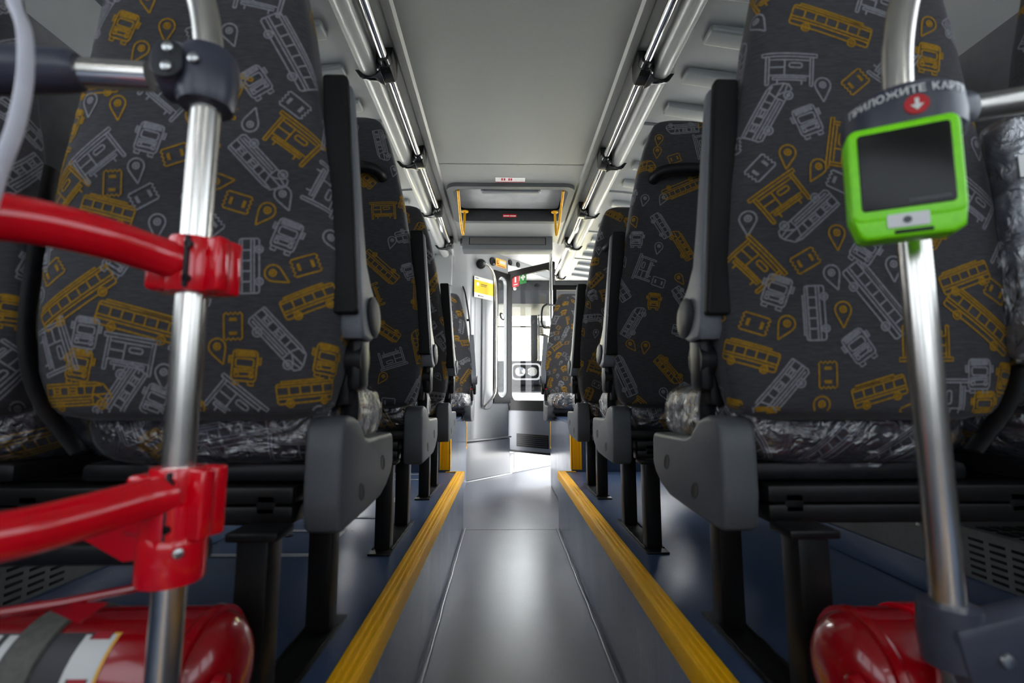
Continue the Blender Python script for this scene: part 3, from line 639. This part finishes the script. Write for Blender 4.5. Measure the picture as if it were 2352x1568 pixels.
# ------------------------------------------------------------------ fittings on the entrance wall
r = thing('grab_rail', tuple(wp(.25, 1.3)), 'curved steel grab rail on the entrance wall with a black ball mount on top', 'grab rail')
b = B(); b.tube(bez([wp(.165, 1.975, .05), wp(.20, 1.955, .075), wp(.25, 1.90, .085), wp(.285, 1.80, .085), wp(.292, 1.5, .085), wp(.292, 1.0, .085), wp(.290, .82, .085), wp(.265, .74, .08), wp(.215, .655, .03), wp(.205, .640, .002)], 60), .0125, 16); b.build('bar', 'steel', r)
b = B(); b.lathe([(.040, 0), (.048, .015), (.046, .035), (.034, .055), (.022, .062)], wp(.15, 1.98, 0), NT+Vector((0, 0, -.1)), 28); b.lathe([(.016, .06), (.014, .066)], wp(.15, 1.98, 0), NT+Vector((0, 0, -.1)), 18, mi=1); b.build('ball_mount', ['rubber', 'gplast'], r)
def wthing(b, name, mats, label, cat, grp=None): o = b.build(name, mats); return tag(o, label, cat, grp)
b = B(); b.lathe([(.042, 0), (.042, .008), (.036, .012), (.024, .004)], wp(.335, 2.045, 0), NT, 28); b.lathe([(.008, .006), (.008, .014)], wp(.345, 2.02, 0), NT, 10, mi=1)
wthing(b, 'speaker', ['rubber', 'screw'], 'round black speaker on the upper entrance wall beside the amber sign', 'speaker')
for k, t in enumerate((.605, .735)):
    b = B(); b.lathe([(.030, 0), (.030, .006), (.026, .009)], wp(t, 2.098 if k else 2.095, .0), NT, 24)
    for j in range(-2, 3): b.box(wp(t, 2.096+.010*j, .0095), (.036, .002, .003), 0, RW, mi=1)
    wthing(b, 'air_nozzle', ['rubber', 'dgrey'], 'small round black slotted nozzle on the header over the doorway, %s of the two' % ('right' if k else 'left'), 'air nozzle', 'nozzles on the header')
b = B(); b.box(wp(.46, 2.055, .002), (.155, .003, .08), 0, RW)
b.box(wp(.485, 2.065, .004), (.09, .001, .03), 0, RW, mi=1); b.box(wp(.46, 2.024, .004), (.12, .001, .007), 0, RW, mi=2)
b.box(wp(.413, 2.055, .004), (.030, .001, .035), 0, RW, mi=2); b.box(wp(.416, 2.058, .0045), (.018, .001, .020), 0, RW, mi=0)
wthing(b, 'amber_sign', [M['orange'], M['stw'], M['str']], 'small amber notice with a white box high on the entrance wall', 'sign')
b = B(); b.box(wp(.20, 1.752, .013), (.26, .002, .20), 0, RW); b.box(wp(.20, 1.757, .0145), (.26, .001, .118), 0, RW, mi=1)
b.lathe([(.018, .0), (.018, .001)], wp(.115, 1.78, .0155), NT, 14, mi=0); 
for x, z, w_, h_ in ((.105, 1.834, .045, .006), (.20, 1.785, .085, .007), (.195, 1.770, .075, .006), (.13, 1.672, .02, .010), (.17, 1.672, .05, .005)): b.box(wp(x, z, .0155), (w_, .001, h_), 0, RW, mi=2)
wthing(b, 'yellow_poster', [M['stw'], M['ywhite'], M['stk']], 'white and yellow information poster behind the curved grab rail', 'poster')
b = B(); b.lathe([(.011, 0), (.010, .012), (.005, .016)], wp(-.03, 1.42, .03), NT, 16); wthing(b, 'coat_hook', 'rubber', 'small black round hook on the white wall beside the left facing seat', 'hook')
# seat belt of the left facing seat, hung from the upper wall
b = B(); b.tube(bez([(-.475, 4.28, 1.80), (-.44, 4.26, 1.78), (-.40, 4.22, 1.70), (-.375, 4.2, 1.60), (-.345, 4.2, 1.40), (-.33, 4.2, 1.20)], 30), .010, 10, flat=.5)
b.box((-.33, 4.2, 1.19), (.022, .03, .04), .005); wthing(b, 'hanging_belt', 'rubber', 'black belt curving down the wall from the left ceiling rail end', 'belt')
# ------------------------------------------------------------------ open inner door leaf
H_, E_ = Vector((.003, 4.90, 0)), Vector((.440, 4.49, 0)); DD = (E_-H_).normalized(); DL = (E_-H_).length; DN = Vector((DD.y, -DD.x, 0))
RD = Matrix((DD, -DN, Vector((0, 0, 1)))).transposed()
def dp(t, z, d=0): return H_+DD*t+DN*d+Vector((0, 0, z))
r = thing('folding_door', tuple(dp(DL/2, .2)), 'open glazed inner door leaf with black frame and grey louvred bottom panel', 'door')
fn = lambda a, c, d: dp(a, c, d)
b = B(); op = rrect(.045, .70, DL-.035, 1.965, .06)
hole(b, 0, .60, DL, 2.03, op, fn, .015, -.015); b.build('door_frame', 'rubber', r)
b = B(); b.box(dp(DL/2, 1.32), (DL-.04, .005, 1.35), 0, RD); b.build('door_glass', 'glass', r)
b = B(); b.box(dp(DL/2, .41), (DL, .028, .40), .006, RD); b.box(dp(DL/2, .205), (DL, .034, .02), .004, RD, mi=1); b.build('bottom_panel', ['arm', 'rubber'], r)
b = B(); b.box(dp(.33, .315, .0145), (.40, .004, .125), .001, RD)
for k in range(6): b.box(dp(.33, .270+.018*k, .019), (.37, .010, .006), .002, Matrix.Rotation(0, 3, 'X') @ RD, mi=1)
b.build('louvre', ['rubber', 'dgrey'], r)
b = B(); b.prism(rrect(.065, 1.855, .155, 1.975, .012), fn, .003, .0045); b.box(dp(.11, 1.93, .005), (.022, .001, .055), .004, RD, mi=1); b.box(dp(.11, 1.88, .005), (.05, .001, .008), 0, RD, mi=1)
b.build('extinguisher_sticker', [M['str'], M['stw']], r)
b = B(); b.prism(rrect(.165, 1.875, .255, 1.990, .008), fn, .003, .0045); b.box(dp(.21, 1.94, .005), (.020, .001, .060), 0, RD, mi=1); b.box(dp(.21, 1.94, .005), (.060, .001, .020), 0, RD, mi=1)
b.build('first_aid_sticker', [M['stg'], M['stw']], r)
b = B(); b.lathe([(.016, 0), (.016, .01), (.008, .014)], dp(.11, 1.835, .012), DN, 18); b.build('lock_button', 'silver', r)
b = B(); b.tube([H_+Vector((-.012, -.02, .02)), H_+Vector((-.012, -.02, 2.09))], .009, 12)
for z in (.22, .62, 1.18, 1.9): b.box(H_+Vector((-.008, -.02, z)), (.03, .03, .05), .005, RD)
b.build('hinge_post', 'silver', r)
# chrome stanchion at the end of the right podium
r = thing('stanchion', (.385, 4.3, 0), 'slim polished stanchion with a black clamp beside the right facing seat', 'pole')
b = B(); b.tube([(.388, 4.28, 0), (.388, 4.28, 2.14)], .014, 18); b.build('tube', 'chrome', r)
b = B(); b.box((.384, 4.27, .535), (.055, .05, .055), .008); b.build('clamp', 'rubber', r)
# partition rail behind the right facing seats
r = thing('partition', (.8, 4.2, .6), 'black framed partition behind the right facing seat', 'partition')
b = B(); b.box((.80, 4.17, 1.70), (.82, .04, .045), .008)
for x in (.41, 1.19): b.box((x, 4.17, 1.15), (.035, .035, 1.12), .006)
b.box((.80, 4.17, .61), (.82, .035, .04), .006); b.build('frame', 'rubber', r)
b = B(); b.box((.80, 4.17, .92), (.76, .012, .60)); b.build('lower_panel', 'dgrey', r)
b = B(); b.tube(bez([(.325, 4.02, 1.52), (.292, 4.00, 1.49), (.278, 3.98, 1.42), (.282, 4.0, 1.35), (.305, 4.02, 1.32)], 20), .010, 10)
b.tube([(.325, 4.02, 1.52), (.46, 4.15, 1.53)], .009, 8); b.tube([(.305, 4.02, 1.32), (.46, 4.15, 1.33)], .009, 8); b.build('side_handle', 'black', r)
# ------------------------------------------------------------------ cab seen through the door glass
r = thing('dashboard', (.2, 5.85, 0), 'black glossy dashboard with a round-cornered instrument recess, seen through the door glass', 'dashboard')
gb = noisy(nmat('glossy black', (.006, .006, .007), .12), (.01, .01, .011), 10)
b = B(); b.box((.30, 5.95, 1.02), (1.5, .5, .30), .04); b.box((.30, 5.98, .83), (1.5, .4, .08), .02); b.build('console', gb, r)
b = B(); ring(b, rrect(.05, .93, .40, 1.13, .05), rrect(.07, .95, .38, 1.11, .04), lambda a, c, d: Vector((a, d, c)), 5.69); b.build('bezel', 'silver', r)
b = B(); b.lathe([(.05, 0), (.06, .02), (.05, .03), (.02, .01)], (.16, 5.69, 1.03), (0, -1, 0), 24); b.lathe([(.045, 0), (.055, .02), (.05, .025)], (.30, 5.69, 1.03), (0, -1, 0), 24); b.build('dial', 'chrome', r)
b = B(); b.box((.3, 6.0, .40), (1.5, .35, .78), .02); b.box((-.02, 5.81, .42), (.03, .04, .5), .005); b.build('lower_cabinet', 'white', r)
r = thing('centre_post', (.34, 6.0, 0), 'dark upright post in front of the bright windscreen', 'pillar')
b = B(); b.box((.345, 6.03, 1.475), (.09, .10, .57), .01); b.tube([(.40, 5.96, 1.18), (.40, 5.96, 1.76)], .01, 10); b.build('post', 'dgrey', r)
b = B(); b.box((.2, 6.05, 1.62), (1.3, .03, .02), .004); b.build('cross_bar', 'rubber', r)
r = thing('header_locker', (.2, 6.0, 2.0), 'dark grey overhead locker above the windscreen', 'locker')
b = B(); b.prism([(5.7, 2.13), (5.62, 2.0), (5.75, 1.86), (6.2, 1.78), (6.3, 1.80), (6.3, 2.13)], lambda a, c, d: Vector((d, a, c)), -.5, 1.1, .02); b.build('housing', 'dgrey', r)
b = B(); b.lathe([(.035, 0), (.035, .01), (.02, .012)], (.36, 5.665, 2.06), (0, -.8, -.3), 20); b.build('round_vent', 'rubber', r)
r = thing('wing_mirror', (.52, 6.7, 1.7), 'wing mirror outside the windscreen, right edge of the door glass', 'mirror')
b = B(); b.box((.50, 6.75, 1.72), (.14, .06, .26), .03); b.build('housing', 'dgrey', r); b = B(); b.box((.50, 6.715, 1.72), (.11, .008, .22), .002); b.build('mirror_glass', 'chrome', r)
b = B(); b.tube([(.50, 6.75, 1.6), (.62, 6.6, 1.55), (.8, 6.40, 1.5)], .012, 8); b.build('arm', 'rubber', r)
# ------------------------------------------------------------------ foreground: left pole with clamps and guard rails
K = Vector
px, py = -.372, .50
r = thing('stanchion', (px, py, PZ), 'steel stanchion in the left foreground, bending over at the top', 'pole')
b = B(); b.tube([K((px, py, PZ))]+[K((px, py, PZ+.1*i)) for i in range(1, 7)]+bez([K((px, py, 1.0)), K((px, py, 1.08)), K((px-.003, py, 1.14)), K((px-.018, py, 1.20)), K((px-.055, py-.0, 1.26)), K((px-.13, py, 1.30)), K((px-.25, py, 1.31))], 40), .0150, 32); b.build('tube', 'steel', r)
b = B(); b.lathe([(.035, 0), (.035, .008), (.018, .014)], (px, py, PZ), (0, 0, 1), 28); b.build('foot_flange', 'steel', r)
r = thing('tube_clamp', (px, py, 1.09), 'dark slate plastic clamp joining the left stanchion to its horizontal tube', 'clamp')
b = B(); b.lathe([(.0165, -.034), (.026, -.032), (.029, -.024), (.030, .0), (.029, .022), (.026, .030), (.0165, .032)], (px, py, 1.093), (0, 0, 1), 36)
b.tube(bez([K((px-.004, py-.002, 1.097)), K((px-.015, py-.003, 1.098)), K((px-.030, py-.006, 1.095)), K((px-.040, py-.007, 1.094))], 14), [.030]*7+[.0285]*5+[.027]*20 if False else .0275, 28)
b.build('body', 'blueg', r)
b = B(); b.prism(rrect(px-.040, 1.074, px-.006, 1.116, .016, 6), lambda a, c, d: K((a, d, c)), py-.030, py-.0345, .002); b.build('cover_plate', 'dgrey', r)
for x, z in ((-.020, 1.106), (-.020, 1.085), (.004, 1.097)):
    b = B(); b.lathe([(.0058, 0), (.0055, .003), (.003, .0045)], (px+x, py-.031 if x > -.01 else py-.0345, z), (0, -1, 0), 16); b.build('screw', 'screw', r)
r = thing('handrail_tube', (px-.1, py, 1.09), 'short horizontal steel tube with a slate socket, left foreground', 'handrail')
b = B(); b.tube([K((px-.06, py-.005, 1.094)), K((px-.175, py-.030, 1.083)), K((px-.40, py-.06, 1.07))], .0150, 28); b.build('tube', 'steel', r)
b = B(); b.tube([K((px-.120, py-.020, 1.0885)), K((px-.126, py-.021, 1.088)), K((px-.132, py-.022, 1.0875)), K((px-.18, py-.031, 1.082)), K((px-.30, py-.045, 1.074))], [.017, .0205, .0215, .024, .026], 28, cap=True); b.build('socket', 'blueg', r)
# grey strap loop, very close to the lens
b = B(); pth = bez([(-.43, .345, 1.09), (-.418, .34, 1.047), (-.4075, .34, 1.022), (-.4025, .34, .985), (-.405, .34, .945), (-.414, .34, .905), (-.422, .342, .86), (-.432, .345, .80)], 40)
b.tube(pth, .0062, 16, flat=.55); tag(b.build('strap_handle', 'lgrey'), 'pale grey curved strap handle at the left edge, out of focus', 'strap')
# red guard: two rails and clamps
r = thing('red_guard_rail', (px, py, .6), 'glossy red two-bar guard rail clamped to the left foreground stanchion', 'guard rail')
b = B(); b.tube(bez([K((px-.006, py-.012, .884)), K((px-.022, .465, .888)), K((px-.040, .425, .891)), K((px-.062, .38, .889)), K((px-.085, .335, .879)), K((px-.13, .25, .862))], 30), .0190, 28); b.build('upper_bar', 'red', r)
b = B(); b.tube(bez([K((px+.004, py-.014, .653)), K((px-.010, .465, .651)), K((px-.028, .42, .646)), K((px-.045, .375, .644)), K((px-.07, .33, .648)), K((px-.11, .25, .655))], 30), .0185, 28); b.build('lower_bar', 'red', r)
def clampr(z0, z1, name, extra=False):
    zc = (z0+z1)/2; h = z1-z0; b = B()
    b.lathe([(.0165, -h/2), (.0235, -h/2+.001), (.0245, -h/2+.004), (.0245, h/2-.004), (.0235, h/2-.001), (.0165, h/2)], (px, py, zc), (0, 0, 1), 36)
    RZ = Matrix.Rotation(math.radians(-18), 3, 'Z')
    b.box((px+.022, py-.008, zc), (.036, .014, h*.96), .003, RZ); b.box((px+.024, py+.012, zc), (.034, .016, h*.98), .003, RZ)
    b.box((px-.028, py+.004, zc-.002), (.030, .034, h*.82), .005)
    o = b.build(name, 'red', r, 50); b = B()
    for dz in (-.3, .3):
        b = B(); b.lathe([(.004, 0), (.004, .003)], (px+.010, py-.0245, zc+dz*h), (0, -1, 0), 12); s_ = b.build('screw', 'black', None); s_.parent = o
    b = B(); b.box((px+.008, py-.0245, zc), (.0035, .006, h*.9), .001); s_ = b.build('split_line', 'dgrey', None); s_.parent = o
    return o
clampr(.853, .912, 'upper_clamp'); clampr(.608, .678, 'lower_clamp')
b = B(); b.lathe([(.0165, -.025), (.0285, -.024), (.0298, -.02), (.0298, .012), (.027, .022), (.0245, .024)], (px, py, .592), (0, 0, 1), 36); b.lathe([(.0165, 0), (.0285, .001), (.0285, .03), (.0245, .033)], (px, py, .612), (0, 0, 1), 36)
o = b.build('lower_sleeve', 'red', r, 50)
b = B(); b.lathe([(.005, 0), (.0045, .003), (.002, .004)], (px+.020, py-.0225, .600), (.65, -.75, 0), 14); s_ = b.build('screw', 'screw', None); s_.parent = o
b = B(); b.prism([(px-.03, .628), (px-.03, .588), (px-.045, .586), (px-.098, .614), (px-.098, .645), (px-.03, .65)], lambda a, c, d: K((a, d, c)), py-.004, py+.002, .001); b.build('gusset_plate', 'red', r)
b = B(); b.lathe([(.0055, 0), (.0055, .0015)], (px-.074, py-.0045, .620), (0, -1, 0), 16); b.build('plate_hole', 'black', r)
b = B(); b.box((px-.20, py+.055, .578), (.40, .03, .022), .004); b.build('cross_member', 'black', r)
b = B(); b.tube([K((px-.30, .44, .535)), K((px-.10, .50, .548)), K((px-.02, .53, .556))], .004, 10); b.prism([(px-.13, .548), (px-.06, .546), (px-.085, .528)], lambda a, c, d: K((a, d, c)), .50, .504); b.build('lower_rod', 'dred', r)
# ------------------------------------------------------------------ foreground: right pole, collar, validator
qx, qy = .403, .50
r = thing('stanchion', (qx, qy, PZ), 'steel stanchion in the right foreground that carries the green card validator', 'pole')
b = B(); b.tube([K((qx, qy, PZ))]+[K((qx, qy, PZ+.1*i)) for i in range(1, 6)]+bez([K((qx, qy, .95)), K((qx-.001, qy, 1.04)), K((qx-.001, qy, 1.10)), K((qx+.006, qy, 1.16)), K((qx+.024, qy, 1.22)), K((qx+.06, qy, 1.27)), K((qx+.15, qy, 1.32))], 40), .0150, 32); b.build('tube', 'steel', r)
b = B(); b.lathe([(.0165, -.030), (.026, -.028), (.028, 0), (.026, .028), (.0165, .030)], (qx, qy, .512), (0, 0, 1), 32); b.box((qx+.05, qy-.012, .505), (.13, .036, .075), .012, Matrix.Rotation(math.radians(-12), 3, 'Y'))
o = b.build('lower_clamp', 'blueg', r)
for x, z in ((.022, .502), (.062, .508), (.060, .486)):
    b = B(); b.lathe([(.0068, 0), (.006, .003), (.003, .004)], (qx+x, qy-.0315, z), (0, -1, 0), 16); s_ = b.build('screw', 'screw', None); s_.parent = o
r2 = thing('tube_clamp', (qx, qy, 1.06), 'black clamp with white lettering round the right stanchion, above the validator', 'clamp')
b = B(); R_ = .056
b.lathe([(.0165, -.026), (.050, -.025), (R_-.001, -.020), (R_, .0), (R_-.001, .018), (.050, .024), (.0165, .026)], (qx-.002, qy, 1.048), (0, 0, 1), 48)
b.tube([K((qx+.03, qy, 1.060)), K((qx+.062, qy, 1.067)), K((qx+.072, qy, 1.069))], [.026, .023, .020], 24); b.build('body', 'blueg', r2)
# lettering
def letters(txt, size, gap):
    out = []; x = 0
    for chh in txt:
        if chh == ' ': x += size*.45; continue
        cu = bpy.data.curves.new('t', 'FONT'); cu.body = chh; cu.size = size; cu.resolution_u = 2; cu.offset = size*.018
        to = bpy.data.objects.new('t', cu); COL.objects.link(to); bpy.context.view_layer.update()
        me = bpy.data.meshes.new_from_object(to.evaluated_get(bpy.context.evaluated_depsgraph_get()))
        vs = [tuple(v.co) for v in me.vertices]; fs = [tuple(p.vertices) for p in me.polygons]
        x0 = min(v[0] for v in vs); x1 = max(v[0] for v in vs)
        out.append(([(v[0]-x0+x, v[1]) for v in vs], fs)); x += x1-x0+gap
        bpy.data.objects.remove(to); bpy.data.curves.remove(cu); bpy.data.meshes.remove(me)
    return out, x-gap
LT, LW = letters('ПРИЛОЖИТЕ КАРТУ', .0112, .0009)
b = B(); ac = math.atan2(-qy, -.045-qx)+.16                     # facing the aisle
for vs, fs in LT:
    b.add([(qx-.002+(R_+.0006)*math.cos(ac+(x-LW/2)/R_), qy+(R_+.0006)*math.sin(ac+(x-LW/2)/R_), 1.0555+y) for x, y in vs], fs)
b.build('lettering', M['stw'], r2)
b = B(); n3 = K((math.cos(ac+.1), math.sin(ac+.1), 0)); b.lathe([(.0105, 0), (.0105, .001)], K((qx-.002, qy, 1.043))+n3*(R_-.0005), n3, 24); t3 = K((-n3.y, n3.x, 0))
b2 = K((qx-.002, qy, 1.043))+n3*(R_+.0008)
b.prism([(-.0016, .006), (-.0016, -.0005), (-.0055, -.0005), (0, -.0065), (.0055, -.0005), (.0016, -.0005), (.0016, .006)], lambda a, c, d: b2+t3*a+K((0, 0, c))+n3*d, 0, .0006, mi=1)
b.build('arrow_badge', ['redbtn', M['stw']], r2)
r3 = thing('handrail_tube', (qx+.1, qy, 1.075), 'horizontal steel tube running off to the right of the lettered clamp', 'handrail')
b = B(); b.tube([K((qx+.06, qy, 1.067)), K((qx+.20, qy, 1.092)), K((qx+.45, qy, 1.11))], .0150, 28); b.build('tube', 'steel', r3)
# validator: yawed to face the aisle
vc = K((.352, .446, .966)); yaw = math.radians(-27)
RV = Matrix.Rotation(yaw, 3, 'Z') @ Matrix.Rotation(math.radians(2), 3, 'X')
def vp(a, c, d): return vc+RV @ K((a*.79, -d, c*.96))       # d towards the viewer
v = thing('card_validator', tuple(vc), 'bright green card validator with a dark screen on the right stanchion', 'card validator')
b = B()
b.prism(rrect(-.058, -.048, .058, .055, .011, 5), vp, -.026, .004, .004)
b.prism([(-.058, -.040), (-.050, -.062), (-.044, -.066), (.044, -.066), (.055, -.060), (.058, -.040)], vp, -.026, .003, .004)
b.build('housing', 'green', v, 50)
b = B(); b.prism(rrect(-.047, -.036, .047, .047, .004, 3), vp, .003, .0052, .0008); b.build('screen', 'screen', v)
b = B(); b.box(vp(.022, -.030, .0056), (.030, .0004, .0022), 0, RV); b.box(vp(.003, -.030, .0056), (.0035, .0004, .0035), 0, RV); b.build('screen_mark', 'gplast', v)
b = B(); b.prism(rrect(-.022, -.056, .020, -.042, .0015, 2), vp, .003, .0046); b.build('label_plate', M['stw'], v)
b = B(); b.lathe([(.0035, 0), (.0035, .0005)], vp(-.002, -.049, .0048), RV @ K((0, -1, 0)), 12); b.build('label_mark', 'gplast', v)
b = B(); b.box(vp(.004, -.0605, .0028), (.030, .003, .0035), .0005, RV); b.build('card_slot', 'black', v)
b = B(); b.tube([vp(0, 0, -.02), K((qx, qy, .985))], .016, 12); b.build('mount', 'black', v)
# ------------------------------------------------------------------ fire extinguishers lying behind the poles
def extinguisher(x0, s, y, z, lab, label):
    r = thing('fire_extinguisher', (x0+s*.2, y, PZ), label, 'fire extinguisher'); R = .073
    b = B(); b.lathe([(.0, 0), (.030, .002), (.050, .010), (.064, .022), (.071, .038), (R, .055), (R, .45), (.06, .47), (.02, .49)], (x0, y, z), (s, 0, 0), 48); b.build('cylinder', 'dred', r, 40)
    b = B(); b.lathe([(R-.006, -.004), (R+.001, -.003), (R+.002, .006), (R-.002, .012)], (x0+s*.035, y, z), (s, 0, 0), 48)
    for a in (-60, -20, 20): b.lathe([(.012, 0), (.010, .010), (.004, .013)], (x0+s*.004, y-.048*math.cos(math.radians(a)), z+.048*math.sin(math.radians(a))), (-s, 0, 0), 14)
    b.build('base_ring', 'dred', r)
    if lab:
        def band(x_0, x_1, a0, a1, mi, b, rr=R+.0008):
            n = 14; vs = []
            for i in range(n+1):
                a = math.radians(a0+(a1-a0)*i/n)
                for x in (x_0, x_1): vs.append((x, y-rr*math.cos(a), z+rr*math.sin(a)))
            b.add(vs, [(2*i, 2*i+1, 2*i+3, 2*i+2) for i in range(n)], mi)
        b = B(); X0 = x0-.115
        band(X0-.30, X0-.005, -60, 62, 3, b); band(X0-.006, X0+.002, -60, 62, 2, b, R+.0009); band(X0-.026, X0-.008, -60, 62, 1, b, R+.0012); band(X0-.034, X0-.028, -60, 60, 0, b, R+.0014)
        band(X0-.006, X0-.001, -60, 60, 0, b, R+.0016); band(X0-.028, X0-.006, 28, 56, 0, b, R+.0013)
        for i in range(3):
            for j in range(3): band(X0-.115-.034*j, X0-.088-.034*j, -42+36*i, -12+36*i, 0, b, R+.0014)
        for i, c in enumerate((2, 1, 2)): band(X0-.104, X0-.098, -30+36*i, -24+36*i, c, b, R+.0018)
        b.build('label', [M['stw'], M['str'], M['orange'], M['stk']], r)
    b = B(); sx = x0+s*(.20 if lab else .12); rr = R+.003
    b.lathe([(rr-.002, -.019), (rr+.001, -.018), (rr+.001, .018), (rr-.002, .019)], (sx, y, z), (s, 0, 0), 48)
    b.build('strap', 'strap' if lab else 'red', r)
    b = B()
    for dx in (.12, .34): b.box((x0+s*dx, y, PZ+(z-R-PZ)/2+.004), (.03, .10, z-R-PZ+.012), .003)
    b.build('cradle', 'black', r)
    b = B(); b.lathe([(.016, .48), (.018, .50), (.012, .53)], (x0, y, z), (s, 0, 0), 20); b.box((x0+s*.53, y, z+.01), (.05, .03, .02), .004); b.build('valve', 'black', r)
extinguisher(-.345, -1, .595, .427, True, 'red fire extinguisher lying in the lower left corner, with printed label and strap')
extinguisher(.337, 1, .595, .420, False, 'red fire extinguisher lying in the lower right corner, behind the slate clamp')
# ------------------------------------------------------------------ heaters along the walls
for s in (-1, 1):
    r = thing('wall_heater', (s*1.1, 1.0, PZ), 'grey wall heater with slotted cover on the %s, below the near window seat' % ('left' if s < 0 else 'right'), 'heater')
    b = B(); b.box((s*1.07, .95, .43), (.33, 1.5, .10), .004); b.box((s*1.07, .95, .348), (.35, 1.54, .066), .004, mi=1); b.build('cover', ['hgrey', 'vblue'], r)
    b = B()
    for i in range(18):
        for j in range(6): b.box((s*.9045, .27+.042*i, .392+.0135*j), (.002, .030, .0055), .0005)
        for j in range(7): b.box((s*(.93+.028*j), .27+.042*i, .4805), (.018, .030, .002), 0)
    p = b.build('slots', 'black', r); p['kind'] = 'stuff'
    b = B()
    for y in (1.12, 1.6, .25): b.lathe([(.005, 0), (.003, .003)], (s*.905, y, .455), (-s, 0, 0), 12)
    b.build('screw', 'screw', r)
# ------------------------------------------------------------------ floor inspection hatch frames on the left platform
for k, (x0, y0, x1, y1) in enumerate(((-1.02, 1.375, -.56, 1.61), (-.88, 1.78, -.50, 2.10), (-.80, 2.55, -.47, 2.72))):
    b = B()
    for yy in (y0, y1): b.box(((x0+x1)/2, yy, PZ+.0015), (x1-x0+.022, .022, .003), .001)
    for xx in (x0, x1): b.box((xx, (y0+y1)/2, PZ+.0015), (.022, y1-y0, .003), .001)
    for xx in (x0, x1):
        for yy in (y0, y1): b.lathe([(.004, 0), (.003, .002)], (xx+.03, yy, PZ+.003), (0, 0, 1), 10)
    b.lathe([(.014, 0), (.012, .002)], ((x0+x1)/2+.08, y1-.05, PZ), (0, 0, 1), 16, mi=1)
    tag(b.build('floor_hatch', ['silver', 'black']), 'aluminium-edged floor hatch on the left platform, %s' % ('nearest the camera', 'middle one between the seat legs', 'farthest, by the yellow podium edge')[k], 'floor hatch', 'floor hatches')
